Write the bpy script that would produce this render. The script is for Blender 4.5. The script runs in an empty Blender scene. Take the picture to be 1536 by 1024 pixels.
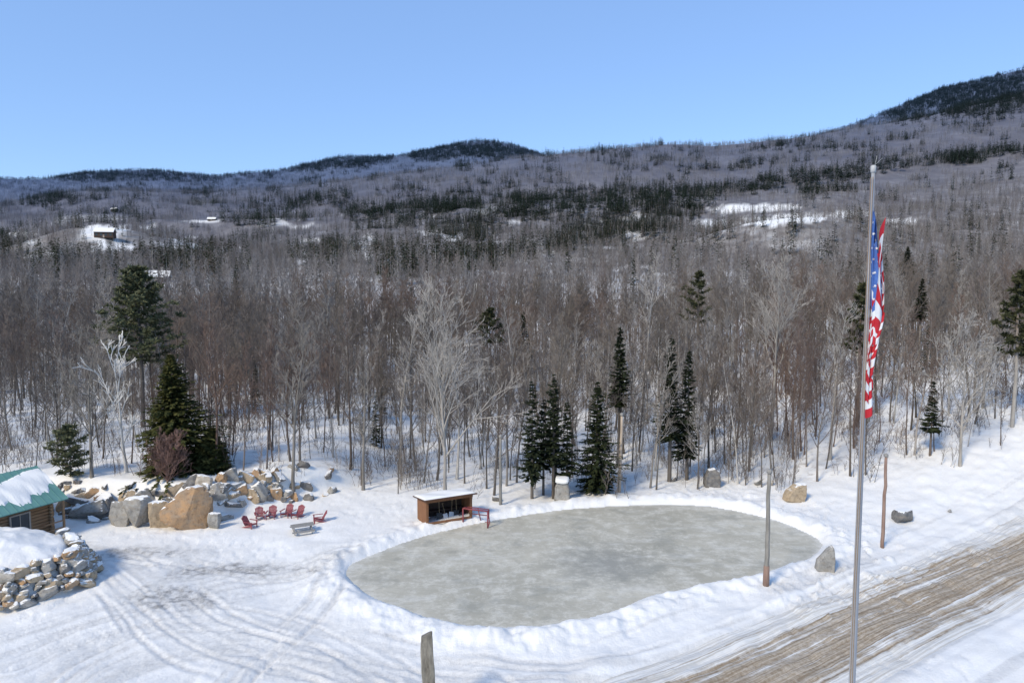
import bpy, math, random
import numpy as np
from mathutils import Vector, Matrix, Euler
random.seed(7); RNG=np.random.default_rng(11)
scene=bpy.context.scene
COL=scene.collection

# ------------------------------------------------------------------ camera
CAMZ=16.0; PITCH=math.atan(82/1024)
cam=bpy.data.cameras.new("camera"); cam.lens=24; cam.sensor_width=36; cam.clip_start=0.1; cam.clip_end=20000
camo=bpy.data.objects.new("camera",cam); COL.objects.link(camo)
camo.location=(0,0,CAMZ); camo.rotation_euler=(math.pi/2-PITCH,0,0); scene.camera=camo
CP,SP=math.cos(PITCH),math.sin(PITCH)

def look(x,y,z):
    dz=z-CAMZ
    f=y*CP-dz*SP; up=y*SP+dz*CP
    return 768+1024*x/f, 512-1024*up/f

# ------------------------------------------------------------------ noise
def ss(a,b,x):
    t=np.clip((x-a)/(b-a),0,1); return t*t*(3-2*t)
def vnoise(x,y,seed=0):
    x=np.asarray(x,float); y=np.asarray(y,float)
    xi=np.floor(x).astype(np.int64); yi=np.floor(y).astype(np.int64)
    fx=x-xi; fy=y-yi; fx=fx*fx*(3-2*fx); fy=fy*fy*(3-2*fy)
    def h(a,b):
        n=(a*374761393+b*668265263+seed*974634777)&0xffffffff
        n=((n^(n>>13))*1274126177)&0xffffffff
        n=(n^(n>>16))&0xffffffff
        return n/4294967295.0
    return (h(xi,yi)*(1-fx)+h(xi+1,yi)*fx)*(1-fy)+(h(xi,yi+1)*(1-fx)+h(xi+1,yi+1)*fx)*fy
def fbm(x,y,o=4,seed=0):
    s=0;a=.5;t=0
    for i in range(o):
        s=s+a*vnoise(x*2**i+17.3*i,y*2**i-9.1*i,seed+i); t+=a; a*=.5
    return s/t
def spline(pts,n=8,closed=False):
    P=[np.array(p,float) for p in pts]; out=[]; N=len(P)
    rng=range(N) if closed else range(N-1)
    for i in rng:
        if closed: p0,p1,p2,p3=P[i-1],P[i],P[(i+1)%N],P[(i+2)%N]
        else: p0,p1,p2,p3=P[max(i-1,0)],P[i],P[i+1],P[min(i+2,N-1)]
        for k in range(n):
            t=k/n
            out.append(.5*((2*p1)+(-p0+p2)*t+(2*p0-5*p1+4*p2-p3)*t*t+(-p0+3*p1-3*p2+p3)*t**3))
    if not closed: out.append(P[-1])
    return np.array(out)
def pdist(X,Y,pl,closed=False):
    best=np.full(X.shape,1e9); sgn=np.zeros(X.shape)
    N=len(pl); 
    for i in range(N if closed else N-1):
        a=pl[i]; b=pl[(i+1)%N]; d=b-a; L2=d@d+1e-12
        t=np.clip(((X-a[0])*d[0]+(Y-a[1])*d[1])/L2,0,1)
        ex=X-a[0]-t*d[0]; ey=Y-a[1]-t*d[1]; q=np.hypot(ex,ey)
        m=q<best; best=np.where(m,q,best); sgn=np.where(m,np.sign(d[0]*ey-d[1]*ex),sgn)
    return best,sgn
def inpoly(X,Y,pl):
    c=np.zeros(X.shape,bool); N=len(pl)
    for i in range(N):
        x1,y1=pl[i]; x2,y2=pl[(i+1)%N]
        if y1==y2: continue
        m=((y1>Y)!=(y2>Y))&(X<(x2-x1)*(Y-y1)/(y2-y1)+x1); c^=m
    return c
def flat(u,v,z=0):
    a=(u-768)/1024; b=(512-v)/1024
    t=(z-CAMZ)/(-SP+b*CP); return np.array([a*t,(CP+b*SP)*t])

# ------------------------------------------------------------------ plan of the place
RINK=spline([flat(*p) for p in [(521,855),(560,832),(640,803),(760,777),(900,760),(1050,758),(1150,777),(1213,802),(1229,820),(1200,841),(1100,868),(985,890),(920,914),(850,931),(780,938),(700,936),(615,915),(550,888)]],5,True)
MOUND=np.array([flat(*p) for p in [(142,848),(136,876),(94,894),(40,909),(0,919),(-250,945)]]+[np.array([-45,30.0]),np.array([-45,41.0])]+[flat(*p) for p in [(10,818),(90,822),(130,830)]])
RC=np.array([9.1,26.5]); RD=np.array([.854,.521]); RD/=np.linalg.norm(RD); RN=np.array([-RD[1],RD[0]])
UU=np.arange(-700,2300,10.0)
def prof(k):
    v=np.interp(UU,[p[0] for p in k],[p[1] for p in k]); g=np.exp(-np.linspace(-2,2,7)**2); g/=g.sum()
    return np.convolve(np.pad(v,3,mode='edge'),g,'valid')
L1=prof([(-400,325),(0,308),(60,301),(130,289),(200,287),(300,294),(430,286),(500,276),(600,264),(700,252),(800,238),(900,228),(990,223),(1060,225),(1150,216),(1250,201),(1300,192),(1400,175),(1536,146),(1900,95)])
L2=prof([(-400,285),(0,271),(90,272),(150,261),(215,256),(330,265),(430,258),(500,242),(540,238),(575,243),(650,230),(700,217),(740,217),(770,222),(810,238),(900,250),(1100,245),(1200,215),(1290,187),(1340,166),(1400,141),(1450,131),(1536,106),(1900,60)])
KD=np.array([0,60,100,150,200,300,500,800,1200,1900,2400,3600,5000,9500])
def farheight(x,y):
    y=np.maximum(y,1.0); u=768+1024*np.clip(x/y,-1.3,1.3)
    l1=np.interp(u,UU,L1); l2=np.interp(u,UU,L2)
    Z=[0*u,0*u,1.5+0*u,5.5+0*u,10+0*u,20+0*u]
    for D,f in ((500,.24),(800,.45),(1200,.70),(1900,1.0)): Z.append(16+(430-l1)*f*D/1024)
    Z.append(16+(430-l1)*.90*2400/1024)
    Z.append(16+(430-l2)*3600/1024); Z.append(16+(430-l2)*.75*5000/1024); Z.append(16+(430-l2)*.3*9500/1024)
    k=np.clip(np.searchsorted(KD,y)-1,0,len(KD)-2)
    t=(y-KD[k])/(KD[k+1]-KD[k]); Z=np.stack(Z)
    idx=np.arange(u.size)
    zf=Z.reshape(len(KD),-1); kk=k.ravel()
    z=(zf[kk,idx]*(1-t.ravel())+zf[kk+1,idx]*t.ravel()).reshape(u.shape)
    amp=.030*ss(150,700,y)*(1-.75*ss(1300,1800,y))
    z=z+amp*y*(fbm(x/y*9,np.log(y)*7,3,5)-.5)
    return z
def mid(x,y):
    z=0*x
    for u,D,hh,rx,ry in ((1150,480,23,62,60),(1250,520,14,50,50),(150,560,24,60,80),(120,760,16,90,60),(300,700,6,80,60),(430,430,7,40,40)):
        cx=(u-768)/1024*D
        z=z+hh*np.exp(-((x-cx)/rx)**2-((y-D)/ry)**2)
    return z
TR=[]
def trk(pts,offs,dep): TR.append((spline([flat(*p) for p in pts],5),offs,dep))
trk([(60,818),(160,826),(260,838),(350,854),(430,858),(520,836)],[-1.1,-.5,.3,1.2],.030)
trk([(-60,990),(80,945),(180,915),(300,888),(400,866),(480,852)],[-2.2,-1.7,-.6,-.35,.8,1.5],.025)
trk([(150,830),(210,880),(280,935),(380,980),(520,1015),(700,1050)],[-2.1,-1.85,-.9,-.2,.05,1.3,1.9],.028)
trk([(40,1060),(140,985),(260,945),(380,945),(520,975),(700,1010),(880,1022),(1040,990),(1180,935),(1320,880),(1440,838)],[-1.2,-.9,-.3,.5,1.4],.026)
trk([(20,1000),(150,945),(300,920),(430,940),(540,990),(650,1060)],[-.8,-.5,.7,1.1],.022)
trk([(300,1060),(350,1000),(420,950),(470,905),(490,870)],[-1.3,-1.05,-.3,.5],.026)
trk([(100,1060),(210,1000),(330,975),(450,990),(560,1030)],[-.9,-.2,.5,.75],.022)
def nearheight(x,y,road=True):
    z=0*x
    yb=np.interp(x,[-60,-40,-30,-21,-19.5,-14.6,-8,0],[49,47.5,46.4,44.9,47.0,51,58,70])
    z=z+2.2*ss(.2,2.4,y-yb)*(1-ss(-18,-9,x))*(1-ss(60,110,y))
    z=z+5*ss(16,55,x)*ss(38,62,y)*(1-ss(90,170,y))
    ins=inpoly(x,y,MOUND); d,_=pdist(x,y,MOUND,True)
    mh=1.7*ss(-.1,1.5,d)+.7*ss(.8,5,d); mh=mh+.35*(fbm(x*.9,y*.9,3,15)-.5)*ss(0,1,d)
    z=z+np.where(ins,mh,0)
    wob=fbm(x*.25,y*.25,3,3)
    z=z+.35*(wob-.5)*ss(8,14,y)
    ins=inpoly(x,y,RINK); d,_=pdist(x,y,RINK,True)
    s=np.where(ins,-d,d)+.35*(fbm(x*.7,y*.7,3,12)-.5)
    wd=.75+.5*fbm(x*.3,y*.3,2,11)
    bank=(np.exp(-((s-1.0)/wd)**2)*.36+np.exp(-((s-2.4)/1.1)**2)*.10)*(.35+1.2*fbm(x*1.1,y*1.1,3,9))
    z=z*ss(0,2.5,s)+bank*ss(-.1,.6,s)
    z=z+.22*(fbm(x*2.6,y*2.6,4,21)-.5)*np.exp(-((s-1.3)/1.3)**2)*ss(0,.5,s)
    z=np.where(s<.10,-.08,z)
    out=ss(0,1,s)
    z=z+out*.30*(fbm(x*.9,y*.9,4,31)-.5)*ss(18,28,x)*ss(34,41,y)
    lump=ss(.60,.72,fbm(x*1.9,y*1.9,3,35)); z=z+out*.16*lump*np.exp(-((s-3)/3)**2)*ss(8,18,x)
    z=z+out*.05*(fbm(x*3.0,y*3.0,4,33)-.5)+out*.07*(fbm(x*.8,y*.8,3,36)-.5)
    foot=ss(.70,.76,vnoise(x*2.4,y*2.4,37))*ss(.5,.62,fbm(x*.2,y*.2,2,38)); z=z-out*.045*foot
    p=(x-RC[0])*RN[0]+(y-RC[1])*RN[1]; q=(x-RC[0])*RD[0]+(y-RC[1])*RD[1]
    gro=vnoise(p*2.2,q*.06,41)+.6*vnoise(p*5.3,q*.1,42)-.8
    z=z+out*.11*gro*(np.exp(-(p/7)**2)+.6*ss(8,14,p)*ss(10,18,x))
    z=z+out*.22*np.exp(-((p-3.6)/.8)**2)*(.3+fbm(q*.5,p,2,44))+out*.20*np.exp(-((p+3.7)/.8)**2)*(.3+fbm(q*.5,p,2,45))
    if road: z=z-.10*(1-ss(2.7,3.2,np.abs(p)))
    dirt=0*x
    for n_,(pl,offs,dep) in enumerate(TR):
        d,sg=pdist(x,y,pl); sd=d*sg
        dirt=np.maximum(dirt,.45*np.exp(-(sd/1.6)**2)*ss(.38,.6,fbm(sd*2.4+n_*9,(x+y)*.07,3,130+n_)))
        for i,o in enumerate(offs):
            sdn=50+i*3+n_*29
            jit=.55*(vnoise(x*.14,y*.14,sdn)-.5)+.10*(vnoise(x*.8,y*.8,sdn+1)-.5)
            wd=.08+.13*vnoise(x*.2,y*.2,sdn+2)
            e=sd-o-jit; g=np.exp(-(e/wd)**2); st=ss(.30,.62,fbm(x*.22,y*.22,2,sdn+9))
            z=z+out*(-dep*g+dep*.7*np.exp(-((np.abs(e)-wd*1.8)/.1)**2))*st*1.5
            dirt=np.maximum(dirt,.5*g*st)
    def blob(u,v,ru,rv,k):
        c=flat(u,v); c2=flat(u+ru,v); c3=flat(u,v-rv)
        return k*np.exp(-((x-c[0])/(c2[0]-c[0]))**2-((y-c[1])/(c3[1]-c[1]))**2)
    nz=ss(.36,.6,fbm(x*.7,y*.7,4,71))
    nz2=ss(.35,.7,fbm(x*3,y*3,3,72))
    B=blob(265,900,85,22,1.3)+blob(190,828,110,10,1.5)+blob(330,850,90,10,1.4)+blob(430,859,70,8,1.2)+blob(240,868,60,18,.8)+blob(120,980,90,34,.35)+blob(420,975,140,34,.35)+blob(700,1000,160,20,.2)
    dirt=np.maximum(dirt*ss(0,1,s),B*(.35+.65*nz)*(.45+.55*nz2))
    dirt=np.maximum(dirt,.4*ss(.55,.75,vnoise(p*3,q*.08,77))*np.exp(-((np.abs(p)-4)/2.2)**2))
    return z,np.clip(dirt,0,1)
def Hgt(x,y):
    x=np.atleast_1d(np.asarray(x,float)); y=np.atleast_1d(np.asarray(y,float))
    z=farheight(x,y)+mid(x,y); m=y<200
    if m.any(): z[m]+=nearheight(x[m],y[m])[0]
    return z
def Hz(x,y): return float(Hgt(x,y)[0])
def pixel_to_ground(u,v):  # image pixel cast as a camera ray, first hit on the terrain
    a=(u-768)/1024; b=(512-v)/1024
    t=np.geomspace(22,5200,2600); X=a*t; Y=(CP+b*SP)*t; Z=CAMZ+(-SP+b*CP)*t
    hit=np.nonzero(Z<Hgt(X,Y))[0]
    i=hit[0] if len(hit) else len(t)-1
    return float(X[i]),float(Y[i]),float(Hgt(X[i],Y[i])[0])

# ------------------------------------------------------------------ materials
def newmat(name):
    m=bpy.data.materials.new(name); m.use_nodes=True; nt=m.node_tree; nt.nodes.clear()
    o=nt.nodes.new('ShaderNodeOutputMaterial'); b=nt.nodes.new('ShaderNodeBsdfPrincipled')
    nt.links.new(b.outputs[0],o.inputs[0]); b.inputs['Specular IOR Level'].default_value=.25
    return m,nt,b
def N(nt,t,**k):
    n=nt.nodes.new(t)
    for a,v in k.items():
        if a in n.inputs: n.inputs[a].default_value=v
        else: setattr(n,a,v)
    return n
def mix(nt,f,a,b,blend='MIX'):
    n=nt.nodes.new('ShaderNodeMix'); n.data_type='RGBA'; n.blend_type=blend
    for s,v in ((0,f),(6,a),(7,b)):
        if isinstance(v,bpy.types.NodeSocket): nt.links.new(v,n.inputs[s])
        elif s==0: n.inputs[0].default_value=v
        else: n.inputs[s].default_value=(*v,1)
    return n.outputs[2]
def ramp(nt,f,stops):
    n=nt.nodes.new('ShaderNodeValToRGB'); e=n.color_ramp.elements
    while len(e)<len(stops): e.new(.5)
    for i,(p,c) in enumerate(stops):
        e[i].position=p; e[i].color=(*c,1) if not isinstance(c,(int,float)) else (c,c,c,1)
    nt.links.new(f,n.inputs[0]); return n.outputs[0]
def noise(nt,vec,scale,detail=4,rough=.55):
    n=nt.nodes.new('ShaderNodeTexNoise'); n.inputs['Scale'].default_value=scale; n.inputs['Detail'].default_value=detail; n.inputs['Roughness'].default_value=rough
    if vec is not None: nt.links.new(vec,n.inputs['Vector'])
    return n.outputs[0]
def mapping(nt,vec,sc):
    n=nt.nodes.new('ShaderNodeMapping'); n.inputs['Scale'].default_value=sc; nt.links.new(vec,n.inputs['Vector']); return n.outputs[0]
def coord(nt,k='Object'):
    return nt.nodes.new('ShaderNodeTexCoord').outputs[k]
def pos(nt): return nt.nodes.new('ShaderNodeNewGeometry').outputs['Position']
def bump(nt,b,h,st,dist=.02):
    n=nt.nodes.new('ShaderNodeBump'); n.inputs['Strength'].default_value=st; n.inputs['Distance'].default_value=dist
    nt.links.new(h,n.inputs['Height']); nt.links.new(n.outputs[0],b.inputs['Normal'])
def math_(nt,op,a,b=None,clamp=False):
    n=nt.nodes.new('ShaderNodeMath'); n.operation=op; n.use_clamp=clamp
    for i,v in enumerate((a,b)):
        if v is None: continue
        if isinstance(v,bpy.types.NodeSocket): nt.links.new(v,n.inputs[i])
        else: n.inputs[i].default_value=v
    return n.outputs[0]
def haze_tint(nt,col,c=(.19,.25,.37),mx=.55):  # aerial haze painted into the base colour, growing with world Y distance
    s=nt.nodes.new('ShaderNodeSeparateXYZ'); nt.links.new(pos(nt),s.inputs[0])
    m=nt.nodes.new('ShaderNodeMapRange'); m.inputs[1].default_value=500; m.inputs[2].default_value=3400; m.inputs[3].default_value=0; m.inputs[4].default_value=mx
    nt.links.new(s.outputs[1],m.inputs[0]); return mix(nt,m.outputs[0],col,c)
SNOWC=((.82,.80,.755),(.90,.88,.835))
def simple(name,c1,c2,scale=8,rough=.7,bs=.3,bd=.01,stretch=None,snow=False,metal=0):
    m,nt,b=newmat(name); v=coord(nt)
    if stretch: v=mapping(nt,v,stretch)
    f=noise(nt,v,scale,5,.6); c=mix(nt,ramp(nt,f,[(.3,0),(.7,1)]),c1,c2); hgt=f
    if snow:
        P=pos(nt); f2=noise(nt,P,4.5,8,.75); f3=noise(nt,mapping(nt,P,(1,1,3)),1.3,5,.7)
        c=mix(nt,ramp(nt,f2,[(.36,.65),(.50,0)]),c,mix(nt,1.0,c,(.42,.40,.40),'MULTIPLY'))
        c=mix(nt,ramp(nt,f3,[(.5,0),(.62,.5)]),c,(.30,.25,.19))
        hgt=math_(nt,'ADD',f,f2)
        g=nt.nodes.new('ShaderNodeNewGeometry'); s=nt.nodes.new('ShaderNodeSeparateXYZ'); nt.links.new(g.outputs['Normal'],s.inputs[0])
        q=math_(nt,'ADD',s.outputs[2],math_(nt,'MULTIPLY',noise(nt,P,1.6,6,.75),.6))
        k=ramp(nt,math_(nt,'MULTIPLY',q,.5),[(snow/2,0),((snow+.06)/2,1)])
        c=mix(nt,k,c,SNOWC[1])
    nt.links.new(c,b.inputs['Base Color']); b.inputs['Roughness'].default_value=rough; b.inputs['Metallic'].default_value=metal
    bump(nt,b,hgt,bs,bd); return m

def snow_ground():
    m,nt,b=newmat("snow_and_woodland_floor"); P=pos(nt)
    a=N(nt,'ShaderNodeAttribute',attribute_name='dirt'); w=N(nt,'ShaderNodeAttribute',attribute_name='wood')
    n1=noise(nt,P,.6,6,.65); n2=noise(nt,P,7,5,.7)
    c=mix(nt,ramp(nt,n1,[(.35,0),(.65,1)]),*SNOWC)
    grit=ramp(nt,noise(nt,P,3.2,6,.8),[(.42,0),(.62,1)])
    df=math_(nt,'MULTIPLY',a.outputs['Fac'],math_(nt,'ADD',math_(nt,'MULTIPLY',grit,.6),.5),True)
    c=mix(nt,df,c,(.31,.295,.275))
    ln=ramp(nt,noise(nt,P,1.1,6,.75),[(.52,0),(.66,.6)])
    near=N(nt,'ShaderNodeAttribute',attribute_name='litter')
    c=mix(nt,math_(nt,'MULTIPLY',near.outputs['Fac'],ln),c,(.26,.215,.175))
    nf=noise(nt,mapping(nt,P,(1,.5,1)),.045,8,.75)
    wc=ramp(nt,nf,[(.32,(.12,.105,.095)),(.47,(.19,.17,.155)),(.60,(.32,.30,.28)),(.74,(.62,.60,.57))])
    nf2=noise(nt,mapping(nt,P,(1,.6,1)),.012,9,.75)
    wf=ramp(nt,nf2,[(.3,(.085,.075,.078)),(.5,(.14,.125,.125)),(.7,(.23,.21,.21))])
    s=nt.nodes.new('ShaderNodeSeparateXYZ'); nt.links.new(P,s.inputs[0]); mr=nt.nodes.new('ShaderNodeMapRange'); mr.inputs[1].default_value=600; mr.inputs[2].default_value=1400; nt.links.new(s.outputs[1],mr.inputs[0])
    wc=mix(nt,mr.outputs[0],wc,wf)
    c=mix(nt,w.outputs['Fac'],c,haze_tint(nt,wc,(.095,.145,.25),.8))
    nt.links.new(c,b.inputs['Base Color']); b.inputs['Roughness'].default_value=.75; b.inputs['Specular IOR Level'].default_value=.1
    h=math_(nt,'ADD',n2,math_(nt,'MULTIPLY',noise(nt,P,24,3),.4))
    bump(nt,b,h,.65,.06)
    return m
M_SNOW=snow_ground()
def m_snow2():
    m,nt,b=newmat("fresh_snow"); P=pos(nt)
    c=mix(nt,noise(nt,P,2,5),*SNOWC); nt.links.new(c,b.inputs['Base Color']); b.inputs['Roughness'].default_value=.8
    bump(nt,b,noise(nt,P,9,4),.4,.04); return m
M_CAP=m_snow2()
def m_ice():
    m,nt,b=newmat("grey_pond_ice"); P=pos(nt)
    n1=noise(nt,P,.16,5,.6); n2=noise(nt,P,.9,8,.8); n3=noise(nt,mapping(nt,P,(1,2.5,1)),2.5,5,.75); n4=noise(nt,P,.35,6,.7); n5=noise(nt,mapping(nt,P,(.5,1.6,1)),.5,7,.75)
    c=ramp(nt,n1,[(.34,(.40,.375,.30)),(.5,(.46,.43,.345)),(.62,(.53,.495,.40))])
    c=mix(nt,ramp(nt,n2,[(.47,0),(.62,.7)]),c,(.68,.65,.56))
    c=mix(nt,ramp(nt,n5,[(.52,0),(.64,.55)]),c,(.64,.62,.55))
    c=mix(nt,ramp(nt,n3,[(.34,.4),(.47,0)]),c,(.31,.295,.245))
    c=mix(nt,ramp(nt,n4,[(.36,.55),(.47,0)]),c,(.30,.295,.25))
    s=nt.nodes.new('ShaderNodeVectorMath'); s.operation='DISTANCE'; s.inputs[1].default_value=(5.4,38.5,0); nt.links.new(mapping(nt,P,(1,1,0)),s.inputs[0])
    dk=ramp(nt,math_(nt,'ADD',math_(nt,'MULTIPLY',s.outputs['Value'],.12),math_(nt,'MULTIPLY',n2,.9)),[(.5,.7),(.9,0)])
    c=mix(nt,dk,c,(.27,.27,.245))
    a=N(nt,'ShaderNodeAttribute',attribute_name='rim'); c=mix(nt,math_(nt,'MULTIPLY',a.outputs['Fac'],ramp(nt,n2,[(.35,.2),(.6,1)])),c,(.74,.73,.69))
    nt.links.new(c,b.inputs['Base Color']); nt.links.new(ramp(nt,n2,[(.3,.5),(.7,.8)]),b.inputs['Roughness']); b.inputs['Specular IOR Level'].default_value=.15
    bump(nt,b,n2,.2,.03); return m
def m_road():
    m,nt,b=newmat("muddy_snow_road"); a=N(nt,'ShaderNodeAttribute',attribute_name='lane'); v=a.outputs['Vector']
    s=nt.nodes.new('ShaderNodeSeparateXYZ'); nt.links.new(v,s.inputs[0])
    st=noise(nt,mapping(nt,v,(2.6,.040,1)),1,4,.65); st2=noise(nt,mapping(nt,v,(11,.16,1)),1,4,.65); bl=noise(nt,pos(nt),.9,6,.75); gr=noise(nt,pos(nt),5,6,.8)
    mud=ramp(nt,math_(nt,'ADD',math_(nt,'MULTIPLY',st2,.6),math_(nt,'MULTIPLY',gr,.4)),[(.36,(.19,.14,.088)),(.47,(.34,.265,.18)),(.58,(.56,.48,.375))])
    ap=math_(nt,'ABSOLUTE',math_(nt,'ADD',s.outputs[0],.1))
    k=math_(nt,'SUBTRACT',math_(nt,'ADD',math_(nt,'MULTIPLY',st,3.4),math_(nt,'MULTIPLY',bl,.75)),math_(nt,'MULTIPLY',math_(nt,'POWER',ap,2.0),.13))
    k=math_(nt,'ADD',k,math_(nt,'MULTIPLY',st2,.45))
    k=math_(nt,'MULTIPLY',k,.4)
    k=ramp(nt,k,[(.735,0),(.84,1)])
    sn=mix(nt,ramp(nt,st2,[(.42,0),(.62,1)]),(.82,.80,.75),(.58,.54,.47))
    c=mix(nt,k,sn,mud); nt.links.new(c,b.inputs['Base Color']); b.inputs['Roughness'].default_value=.65
    bump(nt,b,math_(nt,'ADD',st2,gr),.8,.07); return m
def m_bark(name,stops,hz=True,stretch=(1,1,.2),red=.6):
    m,nt,b=newmat(name); oi=nt.nodes.new('ShaderNodeObjectInfo')
    c=ramp(nt,oi.outputs['Random'],stops)
    lp=noise(nt,mapping(nt,pos(nt),(1,1,.6)),.05,3,.5)
    c=mix(nt,ramp(nt,lp,[(.54,0),(.64,red)]),c,(.20,.125,.095))
    n=noise(nt,mapping(nt,coord(nt),stretch),6,4,.7)
    c=mix(nt,ramp(nt,n,[(.3,0),(.7,1)]),c,mix(nt,1.0,c,(.6,.6,.61),'MULTIPLY'))
    if hz: c=haze_tint(nt,c,(.10,.15,.25),.8)
    nt.links.new(c,b.inputs['Base Color']); b.inputs['Roughness'].default_value=.9; b.inputs['Specular IOR Level'].default_value=.1; return m
M_BARK=m_bark("grey_brown_bark",[(0,(.10,.085,.07)),(.3,(.17,.15,.13)),(.6,(.13,.11,.09)),(.8,(.28,.255,.225)),(1,(.60,.57,.52))])
M_TWIG=m_bark("bare_twigs",[(0,(.16,.135,.11)),(.35,(.23,.20,.175)),(.6,(.19,.155,.13)),(.85,(.31,.28,.25)),(1,(.44,.41,.37))])
M_FARW=m_bark("far_woodland_twigs",[(0,(.16,.14,.125)),(.4,(.225,.205,.19)),(.7,(.275,.25,.235)),(1,(.41,.385,.365))],red=.3)
M_BIRCH=simple("white_birch_bark",(.72,.69,.64),(.50,.47,.43),5,.7,.3,.01,(1,1,3))
M_RED=simple("maroon_twigs",(.17,.095,.075),(.26,.17,.14),3)
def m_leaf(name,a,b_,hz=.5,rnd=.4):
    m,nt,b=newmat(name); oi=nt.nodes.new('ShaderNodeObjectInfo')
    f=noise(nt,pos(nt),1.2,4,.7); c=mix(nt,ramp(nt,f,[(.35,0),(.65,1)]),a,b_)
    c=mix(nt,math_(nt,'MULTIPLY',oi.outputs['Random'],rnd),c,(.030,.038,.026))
    c=haze_tint(nt,c,(.045,.08,.12),hz); nt.links.new(c,b.inputs['Base Color']); b.inputs['Roughness'].default_value=.8; b.inputs['Specular IOR Level'].default_value=.06
    return m
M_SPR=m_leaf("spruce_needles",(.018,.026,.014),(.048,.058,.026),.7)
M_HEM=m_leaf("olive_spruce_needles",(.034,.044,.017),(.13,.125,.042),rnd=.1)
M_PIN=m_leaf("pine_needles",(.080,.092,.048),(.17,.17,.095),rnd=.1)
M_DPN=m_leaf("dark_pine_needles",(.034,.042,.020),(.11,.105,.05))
def stones(th): return [simple("grey_granite",(.24,.23,.21),(.42,.40,.36),2.2,.85,.7,.06,snow=th),
 simple("tan_stone",(.36,.27,.17),(.52,.41,.28),2.0,.85,.7,.06,snow=th),
 simple("rust_stained_stone",(.33,.24,.16),(.52,.30,.14),1.6,.85,.7,.06,snow=th),
 simple("pale_stone",(.42,.37,.30),(.58,.52,.43),2.5,.85,.7,.06,snow=th),
 simple("dark_slate",(.12,.115,.11),(.25,.24,.225),2.5,.8,.7,.06,snow=th)]
STONES=stones(.94); WSTONES=stones(1.12)

# ------------------------------------------------------------------ mesh helper
class MB:
    def __init__(s): s.v=[]; s.f=[]; s.m=[]
    def face(s,idx,m=0): s.f.append(idx); s.m.append(m)
    def quad(s,pts,m=0):
        n=len(s.v); s.v+= [tuple(p) for p in pts]; s.face(tuple(range(n,n+len(pts))),m)
    def tube(s,pts,rad,n=6,m=0,cap=True):
        base=len(s.v); K=len(pts)
        for i in range(K):
            d=(Vector(pts[min(i+1,K-1)])-Vector(pts[max(i-1,0)]))
            if d.length<1e-9: d=Vector((0,0,1))
            d.normalize(); ref=Vector((1,0,0)) if abs(d.x)<.7 else Vector((0,1,0))
            a=d.cross(ref).normalized(); b=d.cross(a); p=Vector(pts[i])
            for k in range(n):
                t=2*math.pi*k/n; s.v.append(tuple(p+(a*math.cos(t)+b*math.sin(t))*rad[i]))
        for i in range(K-1):
            for k in range(n):
                s.face((base+i*n+k,base+(i+1)*n+k,base+(i+1)*n+(k+1)%n,base+i*n+(k+1)%n),m)
        if cap and n>3:
            s.face(tuple(base+(K-1)*n+k for k in range(n))[::-1],m); s.face(tuple(base+k for k in range(n)),m)
    def cyl(s,a,b,r,n=10,m=0,r2=None): s.tube([a,b],[r,r2 if r2 is not None else r],n,m)
    def box(s,c,sz,R=None,m=0,bev=.0):
        c=Vector(c); x,y,z=[q/2 for q in sz]
        e=min(bev,x*.45,y*.45,z*.45)
        base=len(s.v)
        if e<=0:
            P=[(-x,-y,-z),(x,-y,-z),(x,y,-z),(-x,y,-z),(-x,-y,z),(x,-y,z),(x,y,z),(-x,y,z)]
            F=[(0,3,2,1),(4,5,6,7),(0,1,5,4),(1,2,6,5),(2,3,7,6),(3,0,4,7)]
        else:
            P=[];idx={}
            for i,sx in enumerate((-1,1)):
                for j,sy in enumerate((-1,1)):
                    for k,sz_ in enumerate((-1,1)):
                        for ax in range(3):
                            o=[sx*(x-e),sy*(y-e),sz_*(z-e)]; o[ax]=[sx*x,sy*y,sz_*z][ax]
                            idx[(i,j,k,ax)]=len(P); P.append(tuple(o))
            F=[]
            for ax in range(3):
                for sd in (0,1):
                    o=[(0,0),(1,0),(1,1),(0,1)]
                    q=[]
                    for a,b in o:
                        t=[a,b]; t.insert(ax,sd); q.append(idx[(*t,ax)])
                    flip=(sd==0)^(ax==1)
                    F.append(tuple(q[::-1]) if flip else tuple(q))
            for ax in range(3):
                A,B=[q for q in range(3) if q!=ax]
                for sa in (0,1):
                    for sb in (0,1):
                        t=[0,0,0]; t[A]=sa; t[B]=sb; t0=t[:];t1=t[:]; t0[ax]=0;t1[ax]=1
                        F.append((idx[(*t0,A)],idx[(*t1,A)],idx[(*t1,B)],idx[(*t0,B)]))
            for i in (0,1):
                for j in (0,1):
                    for k in (0,1): F.append((idx[(i,j,k,0)],idx[(i,j,k,1)],idx[(i,j,k,2)]))
        for p in P:
            q=Vector(p)
            if R is not None: q=R@q
            s.v.append(tuple(c+q))
        for f in F: s.face(tuple(base+i for i in f),m)
    def add(s,o,M=None,moff=0):
        n=len(s.v)
        s.v+= [tuple(M@Vector(p)) for p in o.v] if M is not None else o.v
        s.f+= [tuple(i+n for i in f) for f in o.f]; s.m+=[k+moff for k in o.m]
    def mesh(s,name,mats,smooth=False):
        me=bpy.data.meshes.new(name); me.from_pydata(s.v,[],s.f)
        for q in mats: me.materials.append(q)
        me.polygons.foreach_set('material_index',s.m)
        if smooth: me.polygons.foreach_set('use_smooth',[True]*len(s.f))
        me.update(); return me
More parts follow.
